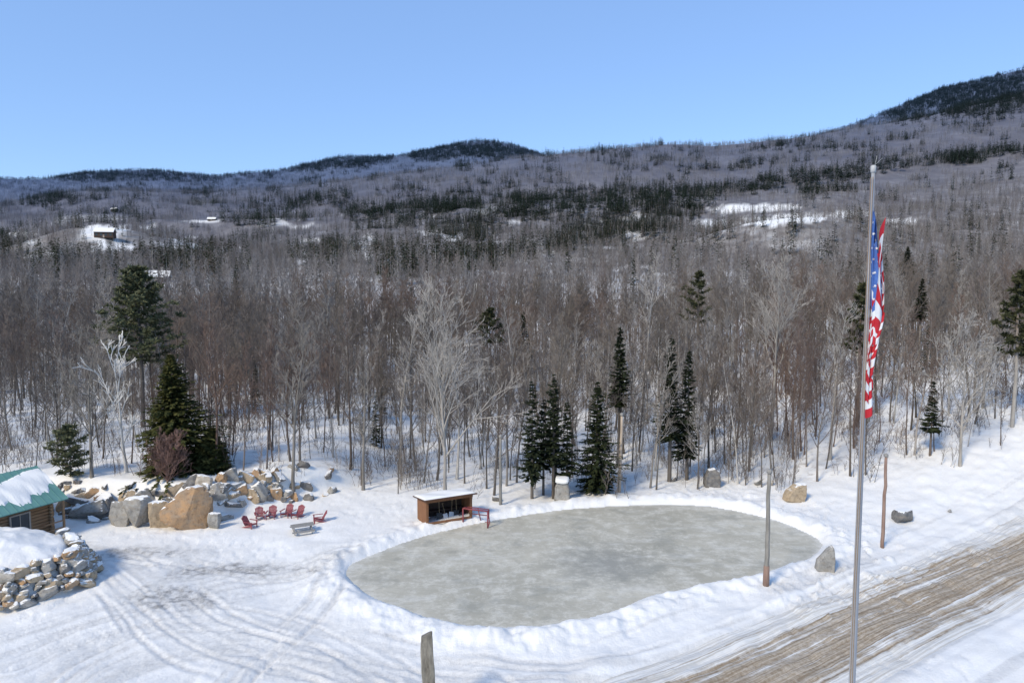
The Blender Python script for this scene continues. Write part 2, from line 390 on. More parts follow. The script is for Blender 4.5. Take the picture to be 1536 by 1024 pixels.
def obj(name,data,parent=None,loc=(0,0,0),rot=0,scale=None,**props):
    o=bpy.data.objects.new(name,data); COL.objects.link(o); o.location=loc
    o.rotation_euler=(0,0,rot) if isinstance(rot,(int,float)) else rot
    if scale is not None: o.scale=(scale,)*3 if isinstance(scale,(int,float)) else scale
    if parent: o.parent=parent
    for k,v in props.items(): o[k]=v
    return o
def clone(root,loc,rot,scale,**props):
    def rec(o,par):
        c=o.copy(); COL.objects.link(c)
        if par: c.parent=par
        for ch in o.children: rec(ch,c)
        return c
    c=rec(root,None); c.location=loc; c.rotation_euler=(0,0,rot) if isinstance(rot,(int,float)) else rot; c.scale=(scale,)*3 if isinstance(scale,(int,float)) else scale
    for k,v in props.items(): c[k]=v
    return c
def rotz(a): return Matrix.Rotation(a,3,'Z')

# ------------------------------------------------------------------ ground
EX=[-90,-45,-30,-20,-14,-10,0,10,20,30,36,45,60,90]; EY=[50,49.5,49,49.5,51.5,50.8,50.8,50.8,51.8,52.5,54,57.5,66,80]
CLR=[(150,326,60,6,1),(155,350,36,14,1),(165,372,34,7,1),(310,331,30,3,.8),(1130,312,75,7,1),(1170,330,80,9,1),(1275,322,40,5,1),(1070,336,34,8,1),(240,425,16,4,1),(1350,332,24,4,.8),(172,320,20,5,1)]
def clearing(u,v,y):
    c=0*u
    for a,b,ra,rb,k in CLR:
        wob=1.1*(fbm(u*.07,v*.16,4,90)-.5)
        c=np.maximum(c,k*(1-ss(.70,1.05,np.sqrt(((u-a)/ra)**2+((v-b+(u-a)*.04)/rb)**2)+wob)))
    pat=.65*ss(.64,.70,fbm(u*.022,v*.10,4,95))*ss(300,330,v)*(1-ss(1000,1300,u))
    c=np.maximum(c,pat)
    return c*ss(200,300,y)*(1-ss(1100,1300,y))
def build_ground():
    ys=[9.0]
    while ys[-1]<72: ys.append(ys[-1]*1.0053)
    while ys[-1]<9000: ys.append(ys[-1]*1.022)
    ys=np.array(ys); A=np.linspace(-1.18,1.18,980)
    Y,AA=np.meshgrid(ys,A,indexing='ij'); X=AA*Y
    Y=Y.ravel(); X=X.ravel()
    Z=farheight(X,Y)+mid(X,Y); dirt=0*X; m=Y<200
    zn,dn=nearheight(X[m],Y[m]); Z[m]+=zn; dirt[m]=dn*(1-ss(50,60,Y[m]))
    u,v=look(X,Y,Z)
    wood=ss(130,380,Y); clr=clearing(u,v,Y); wood=wood*(1-clr)
    edge=np.interp(X,EX,EY); lit=ss(0,4,Y-edge)*(1-wood)*(1-clr)
    V=np.stack([X,Y,Z],1); nr=len(ys); na=len(A)
    i=np.arange(nr-1)[:,None]*na+np.arange(na-1)[None]; i=i.ravel()
    F=np.stack([i,i+1,i+na+1,i+na],1)
    me=bpy.data.meshes.new("ground"); me.from_pydata(V.tolist(),[],F.tolist())
    for n,a in (('dirt',dirt),('wood',wood),('litter',lit)):
        me.attributes.new(n,'FLOAT','POINT').data.foreach_set('value',a.astype(np.float32))
    me.polygons.foreach_set('use_smooth',[True]*len(me.polygons)); me.materials.append(M_SNOW); me.update()
    obj("ground",me,kind="structure")
build_ground()

def build_ice():
    c=RINK.mean(0); n=len(RINK); K=40; V=[];rim=[]
    for k in range(K+1):
        f=k/K
        for p in RINK:
            d=p-c; q=c+d*f*(1+.6/np.linalg.norm(d)); V.append((q[0],q[1],-.02)); rim.append(max(0,(f-.9)/.1)**2)
    F=[]
    for k in range(K):
        for i in range(n): F.append((k*n+i,k*n+(i+1)%n,(k+1)*n+(i+1)%n,(k+1)*n+i)[::-1])
    me=bpy.data.meshes.new("ice"); me.from_pydata(V,[],F); me.attributes.new('rim','FLOAT','POINT').data.foreach_set('value',rim)
    me.materials.append(m_ice()); me.update()
    if me.polygons[-1].normal.z<0: me.flip_normals()
    obj("ice",me,kind="structure")
build_ice()
def build_road():
    ps=np.linspace(-3.2,3.2,90); qs=np.linspace(-22,80,640); P,Q=np.meshgrid(ps,qs,indexing='xy')
    P=P.ravel();Q=Q.ravel(); X=RC[0]+P*RN[0]+Q*RD[0]; Y=RC[1]+P*RN[1]+Q*RD[1]
    Z=farheight(X,Y)+nearheight(X,Y,False)[0]
    Z=Z-.09*ss(2.5,3.1,np.abs(P))
    rut=vnoise(P*2.6,Q*.04,81)+.7*vnoise(P*7,Q*.12,82)+.2*vnoise(P*9,Q*2.5,83)-.95
    Z+=.15*rut*(1-ss(2.3,3.0,np.abs(P)))
    V=np.stack([X,Y,Z],1); na=len(ps); i=(np.arange(len(qs)-1)[:,None]*na+np.arange(na-1)[None]).ravel()
    F=np.stack([i,i+1,i+na+1,i+na],1)
    me=bpy.data.meshes.new("road"); me.from_pydata(V.tolist(),[],F.tolist())
    wob=.35*(fbm(Q*.12,0*Q,2,86)-.5)
    me.attributes.new('lane','FLOAT_VECTOR','POINT').data.foreach_set('vector',np.stack([P+wob,Q,0*P],1).astype(np.float32).ravel())
    me.materials.append(m_road()); me.polygons.foreach_set('use_smooth',[True]*len(me.polygons)); me.update()
    if me.polygons[100].normal.z<0: me.flip_normals()
    obj("road",me,kind="structure")
build_road()

# ------------------------------------------------------------------ trees
UP=Vector((0,0,1))
def rdir(d,ang,rng):
    a=d.orthogonal().normalized(); a=Matrix.Rotation(rng.uniform(0,6.283),3,d)@a
    return (d*math.cos(ang)+a*math.sin(ang)).normalized()
def branch(mb,p,d,L,r,depth,rng,cfg):
    segs=((3,2,1,1) if L<4 else (5,3,2,1))[min(depth,3)]; pts=[p.copy()]; dirs=[]
    for i in range(segs):
        d=(d+UP*cfg['up']+Vector((rng.gauss(0,1),rng.gauss(0,1),rng.gauss(0,1)))*.10).normalized()
        p=p+d*(L/segs); pts.append(p.copy()); dirs.append(d.copy())
    rad=[max(r*(1-.75*i/segs),cfg['min']) for i in range(segs+1)]
    mb.tube(pts,rad,4 if depth==0 else 3,0,False)
    if depth<cfg['depth']:
        for k in range(cfg['n'][depth]):
            t=rng.uniform(.25,1)*segs; i=min(int(t),segs-1); q=pts[i].lerp(pts[i+1],t-i)
            branch(mb,q,rdir(dirs[i],rng.uniform(.35,.8),rng),L*rng.uniform(.35,.6)*(1.15-.35*t/segs),max(r*.45,cfg['min']),depth+1,rng,cfg)
def bare_tree(seed,h=12,r=.12,spread=2.6,limbs=16,start=.35,n=(5,4),depth=2,up=.18,mn=.011,sides=6,lean=.02,ang=(.45,.9),stems=1,taper=.72):
    rng=random.Random(seed); T=MB(); C=MB(); cfg=dict(up=up,min=mn,n=n,depth=depth)
    for st in range(stems):
        K=9 if sides>4 else 4; p=Vector((0,0,-.25)); pts=[]; rad=[]; d=Vector((rng.gauss(0,lean),rng.gauss(0,lean),1)).normalized()
        if stems>1:
            aa=6.283*st/stems+rng.random(); d=Vector((math.cos(aa)*.14,math.sin(aa)*.14,1)).normalized(); p=p+Vector((d.x,d.y,0))*.6
        hh=h*(1 if st==0 else rng.uniform(.8,1))
        for i in range(K+1):
            pts.append(p.copy()); t=i/K; rad.append(max(r*(1-t)**.85*(1.25 if i==0 else 1),mn*1.2))
            d=(d+Vector((rng.gauss(0,.035),rng.gauss(0,.035),.05 if stems>1 else 0))).normalized(); p=p+d*((hh+.25)/K)
        T.tube(pts,rad,sides,0,False)
        for k in range(limbs):
            t=start+(1-start)*(k+rng.random())/limbs; t=min(t,.985); f=t*K; i=min(int(f),K-1); q=pts[i].lerp(pts[i+1],f-i)
            az=k*2.4+rng.uniform(-.5,.5); el=rng.uniform(*ang)+.35*t*(1 if ang[1]<1 else .4)
            dd=Vector((math.cos(az)*math.cos(el),math.sin(az)*math.cos(el),math.sin(el)))
            L=spread*(1.05-taper*(t-start)/(1-start))*rng.uniform(.65,1.15)
            branch(C,q,dd,L,max(r*(1-t)*.55+.012,mn),0,rng,cfg)
    return T,C
def spruce(seed,h=9,w=1.9,levels=24,nb=8,nbl=14,bl=.42,bare=.06,droop=.3,rag=0.):
    rng=random.Random(seed); T=MB(); C=MB()
    T.tube([(0,0,-.3),(0,0,h*.5),(0,0,h*.97)],[h*.014+.02,h*.009,.01],6 if nbl>4 else 4,0,False)
    lop=[rng.uniform(.7-rag,1.2) for _ in range(6)]; sway=rng.uniform(.6,1.5)
    for i in range(levels):
        t=i/(levels-1); z=h*(bare+(.985-bare)*t)
        R0=w*(1-t)**.9*rng.uniform(.72-rag,1.15)*(1+.14*math.sin(t*11*sway+seed))+.05*h*.1
        if t<.12: R0*=.8+t*1.6
        m=max(3,int(nb*(1-.45*t)))
        for j in range(m):
            az=6.283*(j+rng.uniform(-.3,.3))/m+i*1.7; R=R0*rng.uniform(.6,1.12)*lop[int((az%6.283)/6.284*6)]
            if rng.random()<.06+rag: continue
            ox,oy=math.cos(az),math.sin(az); sl=-droop+(.55*t); zj=rng.uniform(-.5,.5)*h/levels
            for k in range(nbl):
                s=((k+rng.random())/nbl)**.75; zz=z+zj+R*(sl*s+.12*s*s)
                b=Vector((ox*R*s,oy*R*s,zz)); a2=az+rng.uniform(-1.0,1.0)*(1.1-.5*s)
                L=bl*(.65+.5*(1-s))*rng.uniform(.7,1.3)*(.55+.5*(1-t))
                d=Vector((math.cos(a2),math.sin(a2),rng.uniform(-.55,.15))).normalized()*L
                sd=d.cross(UP).normalized()*L*.24; sd.z+=rng.uniform(-.4,.4)*L*.3
                C.quad([b-d*.15,b+d*.45+sd,b+d,b+d*.45-sd])
    C.tube([(0,0,h*.93),(0,0,h*1.01)],[.05,.012],3,0,False)
    return T,C
def pine(seed,h=15,w=3.2,limbs=26,tufts=6,nbl=20,start=.3,bl=.5,cone=False):
    rng=random.Random(seed); T=MB(); C=MB()
    T.tube([(0,0,-.3),(.1,0,h*.35),(.0,.1,h*.7),(0,0,h*.98)],[h*.014,h*.011,h*.008,.02],7,0,False)
    for i in range(limbs):
        f=(i+rng.random())/limbs; t=start+(1-start)*f; t=min(t,.99); az=i*2.4+rng.uniform(-.4,.4)
        R=w*((1-f)**.75*min(1,.55+f*2.2)+.08 if cone else math.sin(min(1,(1-f)*1.25+.08)*1.57))*rng.uniform(.55,1.15)
        d=Vector((math.cos(az),math.sin(az),(.02+.5*f) if cone else .18+.5*t-.2)); p0=Vector((0,0,h*t)); p1=p0+d*R*.6; p2=p0+d*R+Vector((0,0,.10*R))
        T.tube([p0,p1,p2],[.05*(1.2-t)+.01,.03,.012],3,0,False)
        for k in range(tufts):
            s=.2+.8*(k+rng.random())/tufts; c=(p0.lerp(p1,s/.6) if s<.6 else p1.lerp(p2,(s-.6)/.4))+Vector((rng.gauss(0,.22),rng.gauss(0,.22),rng.gauss(0,.06)))*R*.35
            for q in range(nbl):
                d2=Vector((rng.gauss(0,1),rng.gauss(0,1),rng.gauss(.25,.45))).normalized()*bl*rng.uniform(.6,1.2)
                sd=d2.cross(Vector((rng.gauss(0,1),rng.gauss(0,1),rng.gauss(0,1)))).normalized()*bl*.12
                C.quad([c,c+d2*.5+sd,c+d2,c+d2*.5-sd])
    return T,C
def tree_thing(name,TC,mt,mc,loc=(0,0,0),rot=0,scale=1,**props):
    T,C=TC; e=obj(name,None,None,loc,rot,scale,**props); e.empty_display_size=.3
    obj("trunk",T.mesh("trunk",[mt],True),e); obj("crown",C.mesh("crown",[mc],False),e); return e
def merged(TC,mt,mc,name):
    T,C=TC; m=MB(); m.add(T,moff=0); m.add(C,moff=1); return m.mesh(name,[mt,mc])

def place(u,v0,v1):
    x,y,z=pixel_to_ground(u,v0); return (x,y,z-.05),(v0-v1)*math.hypot(y,16-z)/1040,y
taken=[]; FRONT=[]
M_PALE=simple("pale_grey_bark",(.27,.245,.215),(.42,.39,.35),3,.8,.3,.01,(1,1,.3))
M_MIDB=simple("mid_grey_bark",(.15,.135,.115),(.27,.245,.215),3,.8,.3,.01,(1,1,.3))
def specific(kind,u,v0,v1,hw,label,seed,clear=None,mt_=None,nb=None,nbl=None,wf=None,**k):
    (x,y,z),h,D=place(u,v0,v1); w=hw*D/1024; taken.append((x,y,max(1.0,min(w*.6,1.8))))
    if clear: FRONT.append((u,hw*.9,y,clear))
    if kind=='spruce': TC=spruce(seed,h,w*(wf or 1.42),levels=max(20,int(h*3.4)),nb=nb or 11,nbl=nbl or 18,bl=.42,**k); nm,mt,mc,cat="spruce_tree",M_BARK,M_SPR,"spruce tree"
    if kind=='olive': TC=spruce(seed,h,w*(wf or 1.5),levels=42,nb=nb or 24,nbl=nbl or 34,bl=.50,**k); nm,mt,mc,cat="spruce_tree",M_BARK,M_HEM,"spruce tree"
    if kind in('pine','darkpine'): TC=pine(seed,h,w,nbl=nbl or 24,**k); nm,mt,mc,cat="pine_tree",M_BARK,(M_PIN if kind=='pine' else M_DPN),"pine tree"
    if kind=='birch': TC=bare_tree(seed,h,.13,w*2.3,up=.10,taper=.55,**k); nm,mt,mc,cat="birch_tree",M_BIRCH,M_BIRCH,"birch tree"
    if kind=='fan': TC=bare_tree(seed,h,.012*h,w*1.75,up=.07,taper=.6,**k); nm,mt,mc,cat="bare_tree",mt_ or M_PALE,mt_ or M_PALE,"bare tree"
    if kind=='shrub': TC=bare_tree(seed,h,.05,w*.8,**k); nm,mt,mc,cat="shrub",M_RED,M_RED,"shrub"
    return tree_thing(nm,TC,mt,mc,(x,y,z),0,1,label=label,category=cat)
specific('pine',215,640,403,80,"tall airy white pine rising above the bare woods",1,clear=545,limbs=66,tufts=9,nbl=26,start=.42,bl=.50,cone=True)
specific('olive',262,706,531,66,"broad dense olive-green spruce at the snowy wood edge",2,clear=600,droop=.4,bare=.04,rag=.05,wf=1.3)
specific('olive',318,704,640,28,"low dark spruce beside the broad spruce",3,droop=.4,bare=.02)
specific('pine',105,716,640,42,"small pale green pine with snow at its foot",4,limbs=26,tufts=7,nbl=20,start=.06,bl=.36,cone=True)
specific('birch',190,708,532,34,"white birch with upswept bare limbs by dense spruce",5,limbs=9,start=.2,n=(4,3),ang=(1.0,1.25),mn=.030,clear=630)
specific('fan',668,745,488,78,"large pale bare tree with broad fan crown by rink",6,clear=560,limbs=24,start=.22,n=(6,4,2),depth=3,ang=(.85,1.2),mn=.012)
specific('spruce',798,748,572,24,"dark ragged spruce in a clump behind the rink",7,bare=.2,rag=.28,wf=1.9)
specific('spruce',830,748,562,22,"tall ragged dark spruce in a clump behind rink",8,bare=.3,droop=.1,rag=.32,wf=2.0)
specific('spruce',850,745,604,18,"slim dark spruce in a clump behind the rink",9,bare=.25,rag=.3,wf=1.9)
specific('spruce',815,742,600,20,"dark filling spruce in a clump behind rink",35,bare=.3,rag=.3,wf=1.8)
specific('spruce',895,738,573,35,"dense pointed dark spruce at the rink edge",10,clear=640,nb=14,nbl=22)
specific('spruce',928,700,490,16,"narrow tall spruce with bare lower trunk",11,bare=.45,clear=600,droop=.15,rag=.25,wf=1.6)
specific('spruce',1004,722,504,21,"tall dark spruce, one of a pair by rink",12,bare=.3,clear=600,droop=.2,rag=.12,wf=1.6)
specific('spruce',1030,720,525,22,"tall dark spruce leaning against its twin",13,bare=.2,clear=600,rag=.15,wf=1.6)
specific('spruce',785,560,466,13,"small pointed spruce among grey bare trees",14,clear=520,bare=.3,wf=1.6)
specific('darkpine',735,600,462,24,"round-topped olive pine among grey bare trees",15,start=.6,limbs=22,clear=520,nbl=20,tufts=5)
specific('darkpine',1045,580,407,24,"tall dark pine above the bare woods",16,start=.55,limbs=24,clear=475,nbl=20,tufts=5)
specific('darkpine',1518,640,408,34,"tall dark pine rising over the snowy bank",17,start=.45,limbs=30,clear=520,nbl=24)
specific('spruce',1395,684,572,14,"small ragged spruce in the woods beyond road",18,bare=.35,rag=.3,wf=1.6)
specific('darkpine',1285,640,425,24,"dark pine half hidden in bare woods",19,start=.5,limbs=22,clear=490,nbl=22)
specific('spruce',1357,480,368,11,"small conifer top showing over bare woods",20,clear=392,bare=.6)
specific('spruce',1378,540,415,12,"narrow spruce top among the bare trees",21,clear=460,bare=.5,rag=.2)
specific('shrub',252,722,652,50,"maroon leafless shrub on the snowy bank",22,limbs=24,start=.08,n=(6,5),stems=5,ang=(.5,1.0),mn=.010)
specific('fan',1155,660,415,48,"pale bare tree with forked crown over the woods",23,clear=500,limbs=20,start=.4,n=(6,4,2),depth=3,ang=(.8,1.15),mn=.012,mt_=M_PALE)
specific('fan',1440,700,500,52,"spreading bare tree by the snowy slope",24,clear=590,limbs=22,start=.25,n=(6,4,2),depth=3,ang=(.6,1.05),mn=.012,mt_=M_PALE)
specific('fan',965,620,395,28,"slender pale tree with forked crown in woods",25,clear=470,limbs=12,start=.5,n=(5,4),ang=(.9,1.2),mn=.016)
specific('fan',1245,690,470,32,"pale bare tree in dense leafless woods",26,limbs=16,start=.4,n=(5,4),ang=(.8,1.15),mn=.012,clear=560)
specific('fan',440,740,500,34,"tall bare tree at the snowy wood edge",27,limbs=18,start=.35,n=(6,4,2),depth=3,ang=(.8,1.15),mn=.011,mt_=M_MIDB)
specific('fan',138,716,510,50,"dark spreading bare tree near the log cabin",28,limbs=22,start=.25,n=(6,4,2),depth=3,ang=(.7,1.1),mn=.011,mt_=M_MIDB)
specific('fan',600,710,480,26,"slender pale bare tree at the wood edge",30,limbs=14,start=.4,n=(5,4),ang=(.9,1.2),mn=.012)
specific('fan',545,735,520,26,"thin dark bare tree at the wood edge",34,limbs=16,start=.3,n=(5,4),ang=(.8,1.1),mn=.012,mt_=M_MIDB)

# --- forest scatter
def scatter(y0,y1,per,seed,amax=.98):
    r=np.random.default_rng(seed); n=int(amax*(y1*y1-y0*y0)/per)
    y=np.sqrt(r.uniform(y0*y0,y1*y1,n)); x=r.uniform(-amax,amax,n)*y; z=Hgt(x,y); return x,y,z,r
BL=[(285,402,70,18,.9),(95,300,60,9,.6),(60,405,90,16,.5),(470,305,90,14,.5),(640,318,130,24,.85),(700,345,60,20,.9),(830,312,150,24,.9),(980,312,120,26,1.),(950,345,90,20,.95),(690,402,125,12,1.),(600,416,50,10,1.),(520,382,70,14,.5),(800,382,90,12,.9),(1150,278,130,12,.9),(1300,258,130,11,.95),(1460,234,120,12,1.),(1180,222,60,5,.6),(710,228,110,13,.95),(530,245,90,9,.8),(200,264,190,9,.5),(1450,145,190,34,.95),(1050,298,60,14,.95),(350,425,50,8,.7),(1230,290,40,10,.5),(110,410,60,8,.6),(880,350,60,14,.8),(420,330,90,10,.35),(1100,250,90,7,.4)]
def conprob(u,v,y):
    p=.035+.24*ss(.57,.70,fbm(u*.03+v*.03,v*.07,4,101))
    for a,b,ra,rb,k in BL:
        sl=.13 if 400<a<1500 and b>230 else 0
        p=np.maximum(p,k*(1-ss(.25,1.4,np.sqrt(((u-a)/ra)**2+((v-b+(u-a)*sl)/rb)**2)+1.3*(fbm(u*.035,v*.10,3,103)-.5))))
    return np.where(y<200,.006,p)
def stuff(name,X,Y,Z,idx,scl,rot,meshes,label,cat):
    c=bpy.data.collections.new(name+"_sources")
    for i,me in enumerate(meshes):
        o=bpy.data.objects.new("%s_source_%02d"%(name,i),me); c.objects.link(o)
    me=bpy.data.meshes.new(name); me.from_pydata(np.stack([X,Y,Z],1).tolist(),[],[])
    me.attributes.new('idx','INT','POINT').data.foreach_set('value',idx.astype(np.int32))
    me.attributes.new('scl','FLOAT_VECTOR','POINT').data.foreach_set('vector',scl.astype(np.float32).ravel())
    me.attributes.new('rot','FLOAT_VECTOR','POINT').data.foreach_set('vector',rot.astype(np.float32).ravel())
    ng=bpy.data.node_groups.new(name,'GeometryNodeTree')
    ng.interface.new_socket('Geometry',in_out='INPUT',socket_type='NodeSocketGeometry'); ng.interface.new_socket('Geometry',in_out='OUTPUT',socket_type='NodeSocketGeometry')
    gi=ng.nodes.new('NodeGroupInput'); go=ng.nodes.new('NodeGroupOutput'); ip=ng.nodes.new('GeometryNodeInstanceOnPoints'); ci=ng.nodes.new('GeometryNodeCollectionInfo')
    ci.inputs[0].default_value=c; ci.inputs['Separate Children'].default_value=True; ci.inputs['Reset Children'].default_value=True
    ip.inputs['Pick Instance'].default_value=True
    def na(nm,ty):
        n=ng.nodes.new('GeometryNodeInputNamedAttribute'); n.data_type=ty; n.inputs[0].default_value=nm; return n.outputs[0]
    L=ng.links.new; L(gi.outputs[0],ip.inputs['Points']); L(ci.outputs[0],ip.inputs['Instance']); L(na('idx','INT'),ip.inputs['Instance Index'])
    L(na('scl','FLOAT_VECTOR'),ip.inputs['Scale']); L(na('rot','FLOAT_VECTOR'),ip.inputs['Rotation']); L(ip.outputs[0],go.inputs[0])
    o=obj(name,me,kind="stuff",label=label,category=cat); md=o.modifiers.new('scatter','NODES'); md.node_group=ng; return o
def scl3(s,r,j=.15): return np.stack([s*r.uniform(1-j,1+j,s.size),s*r.uniform(1-j,1+j,s.size),s],1)
def rots(r,n,l=.03): return np.stack([r.normal(0,l,n),r.normal(0,l,n),r.uniform(0,6.283,n)],1)

HI=[tree_thing("bare_tree",bare_tree(100+i,h=hh,r=rr*.85,spread=sp,limbs=li,start=s0,mn=.010,lean=.05,n=(6,5)),M_BARK,M_TWIG) for i,(hh,rr,sp,li,s0) in enumerate([(12,.12,2.6,17,.35),(13,.14,3.1,18,.3),(11,.09,2.0,16,.4),(12.5,.11,2.2,18,.45),(10,.08,2.2,15,.28),(13,.15,3.6,20,.28),(9,.06,1.6,14,.35),(11.5,.10,2.7,16,.32)])]
x,y,z,r=scatter(48,150,6.6,201); e=np.interp(x,EX,EY); keep=(y>e+r.exponential(.5,x.size))
for tx,ty,tr in taken: keep&=np.hypot(x-tx,y-ty)>tr*.55
den=fbm(x*.08,y*.08,3,210); keep&=(den>.42)|(r.random(x.size)<.5)|(y<e+3)|(y>95)
x,y,z=x[keep],y[keep],z[keep]; u,v=look(x,y,z)
order=np.lexsort((y,(np.abs(u-768)>810))); x,y,z,u,v=[q[order] for q in (x,y,z,u,v)]
bs=.58+.48*np.random.default_rng(5).random(x.size)+.10*ss(60,110,y)
for fu,fw,fy,fv in FRONT:
    m=(np.abs(u-fu)<fw)&(y<fy+1); lim=(v-fv)*y/1024/12.0; bs=np.where(m,np.minimum(bs,np.maximum(lim,.3)),bs)
NI=268; kinds=["tall slender leafless tree in the snowy woods","grey bare deciduous tree at the snowy wood edge"]
for i in range(NI):
    k=i%8; loc=(float(x[i]),float(y[i]),float(z[i])-.05); rt=(random.gauss(0,.045),random.gauss(0,.045),random.uniform(0,6.28)); sc=float(bs[i])
    pr=dict(label=kinds[0] if y[i]-np.interp(x[i],EX,EY)>3 else kinds[1],category="bare tree",group="bare trees of the wood behind the rink")
    if i<8:
        o=HI[k]; o.location=loc; o.rotation_euler=rt; o.scale=(sc,)*3
        for a,b in pr.items(): o[a]=b
    else: clone(HI[k],loc,rt,sc,**pr)
hm=[]
for o in HI:
    T=[c for c in o.children]
    tr=[c for c in T if c.name.startswith("trunk")][0].data; cr=[c for c in T if c.name.startswith("crown")][0].data
    m=MB(); 
    for q,me in enumerate((tr,cr)):
        n=len(m.v); m.v+=[tuple(w.co) for w in me.vertices]; m.f+=[tuple(a+n for a in p.vertices) for p in me.polygons]; m.m+=[q]*len(me.polygons)
    hm.append(m.mesh("bare_tree_mesh",[M_BARK,M_TWIG]))
n=x.size-NI
X,Y,Z=[x[NI:]],[y[NI:]],[z[NI:]]; ID=[RNG.integers(0,8,n)]; SC=[scl3(bs[NI:],RNG)]; RO=[rots(RNG,n)]
LO=[merged(bare_tree(300+i,h=11.5,r=.11,spread=2.8,limbs=13,start=.3,n=(6,2),depth=1 if i%2 else 2,mn=.020,sides=4),M_FARW,M_FARW,"far_tree") for i in range(6)]
def clump(i,nn=9,sp=11):
    rg=random.Random(i); m=MB()
    for k in range(nn):
        T,C=bare_tree(i*50+k,h=rg.uniform(9,14),r=.16,spread=2.6,limbs=8,start=.3,n=(3,),depth=1,mn=.045,sides=3)
        M=Matrix.Translation((rg.uniform(-sp,sp),rg.uniform(-sp,sp),0)); m.add(T,M); m.add(C,M)
    return m.mesh("far_clump",[M_FARW])
CL=[clump(400+i) for i in range(5)]
HOUSES=[(158,357),(172,317),(318,331),(236,423)]
for y0,y1,per,base,nv,seed in ((150,340,14,8,6,202),(340,900,36,8,6,203),(900,4300,430,14,5,204)):
    x,y,z,r=scatter(y0,y1,per,seed,.92); u,v=look(x,y,z); cl=clearing(u,v,y)
    far=y>900
    keep=r.random(x.size)>cl*.92
    for hu,hv in HOUSES: keep&=~((np.abs(u-hu)<17)&(v>hv-3)&(v<hv+16)&(y>200))
    dn=fbm(x*.012,y*.008,3,222); keep&=(dn>.38)|(r.random(x.size)<.5)|far
    keep&=r.random(x.size)>conprob(u,v,y)*.85
    keep&=(r.random(x.size)>conprob(u,v-18,np.maximum(y,201))*.75)|(conprob(u,v-18,np.maximum(y,201))<.4)
    k=keep; n=int(k.sum()); X.append(x[k]);Y.append(y[k]);Z.append(z[k]); ID.append(base+r.integers(0,nv,n))
    SC.append(scl3(r.uniform(.6,1.12,n),r)); RO.append(rots(r,n,.02))
X,Y,Z,ID,SC,RO=[np.concatenate(q) for q in (X,Y,Z,ID,SC,RO)]
stuff("woodland",X,Y,Z-.1,ID,SC,RO,hm+LO+CL,"grey leafless woodland covering the snowy hills","woods")
# conifers
CX,CY,CZ=[],[],[]
for y0,y1,per,seed in ((150,340,40,302),(340,900,32,303),(900,4300,240,304)):
    x,y,z,r=scatter(y0,y1,per,seed,.92); u,v=look(x,y,z); k=(r.random(x.size)<conprob(u,v,y))&(r.random(x.size)>clearing(u,v,y))
    CX.append(x[k]);CY.append(y[k]);CZ.append(z[k])
SH=[spruce(500+i,h=10,w=2.4-.25*i,levels=24,nb=8,nbl=9,bl=.6,bare=.1,rag=.1) for i in range(3)]
SL=[spruce(520+i,h=11,w=2.9,levels=16,nb=6,nbl=3,bl=1.15,bare=.05,rag=.08) for i in range(4)]
P0=[tree_thing("spruce_tree",t,M_BARK,M_SPR) for t in SH+SL]
CX,CY,CZ=[np.concatenate(q) for q in (CX,CY,CZ)]; o=np.argsort(CY); CX,CY,CZ=CX[o],CY[o],CZ[o]
x,y,z,r=scatter(62,160,700,230,.8); CX=np.concatenate([x,CX]);CY=np.concatenate([y,CY]);CZ=np.concatenate([z,CZ])
u,v=look(CX,CY,CZ); inv=np.abs(u-768)<790; iv=np.nonzero(inv)[0][:264]
for j,i in enumerate(iv):
    near=CY[i]<230; sc=random.uniform(.8,1.6)*(.5 if CY[i]<150 else 1); k=random.randrange(3) if near else 3+random.randrange(4)
    pr=dict(label="dark pointed spruce standing among bare hillside trees",category="spruce tree",group="spruces scattered over the wooded hillside")
    loc=(float(CX[i]),float(CY[i]),float(CZ[i])-.1)
    clone(P0[k],loc,random.uniform(0,6.28),(sc*random.uniform(.75,1.1),sc*random.uniform(.75,1.1),sc),**pr)
for p in P0:
    for c in list(p.children): bpy.data.objects.remove(c)
    bpy.data.objects.remove(p)
rest=np.setdiff1d(np.arange(CX.size),iv); CX,CY,CZ=CX[rest],CY[rest],CZ[rest]
def sclump(i):
    rg=random.Random(i); m=MB()
    for k in range(7):
        T,C=spruce(i*9+k,h=rg.uniform(8,15),w=2.8,levels=8,nb=5,nbl=2,bl=1.9,bare=.05); M=Matrix.Translation((rg.uniform(-10,10),rg.uniform(-10,10),0)); m.add(T,M); m.add(C,M)
    return m.mesh("far_spruces",[M_SPR])
slm=[merged(t,M_BARK,M_SPR,"far_spruce") for t in SL]+[sclump(700+i) for i in range(4)]
n=CX.size; ids=np.where(CY<900,RNG.integers(0,4,n),4+RNG.integers(0,4,n))
stuff("conifer_woodland",CX,CY,CZ-.1,ids,scl3(RNG.uniform(.6,1.65,n),RNG),rots(RNG,n,.02),slm,"dark spruce stands spread over the distant slopes","woods")
# undergrowth
def brush(i):
    rg=random.Random(i); m=MB()
    for k in range(rg.randint(3,7)):
        T,C=bare_tree(i*31+k,h=rg.uniform(1.2,4.5),r=.020,spread=.8,limbs=6,start=.25,n=(3,),depth=1,mn=.007,sides=3,lean=.12)
        M=Matrix.Translation((rg.uniform(-.8,.8),rg.uniform(-.8,.8),0)); m.add(T,M); m.add(C,M)
    return m.mesh("brush_mesh",[M_TWIG])
x,y,z,r=scatter(48,125,5.4,240); e=np.interp(x,EX,EY); k=(y>e-.8+.8*r.random(x.size)); x,y,z=x[k],y[k],z[k]; n=x.size
stuff("undergrowth",x,y,z-.05,r.integers(0,6,n),scl3(r.uniform(.5,1.3,n),r),rots(r,n,.06),[brush(800+i) for i in range(6)],"thin leafless saplings and brush rising from the snow","undergrowth")

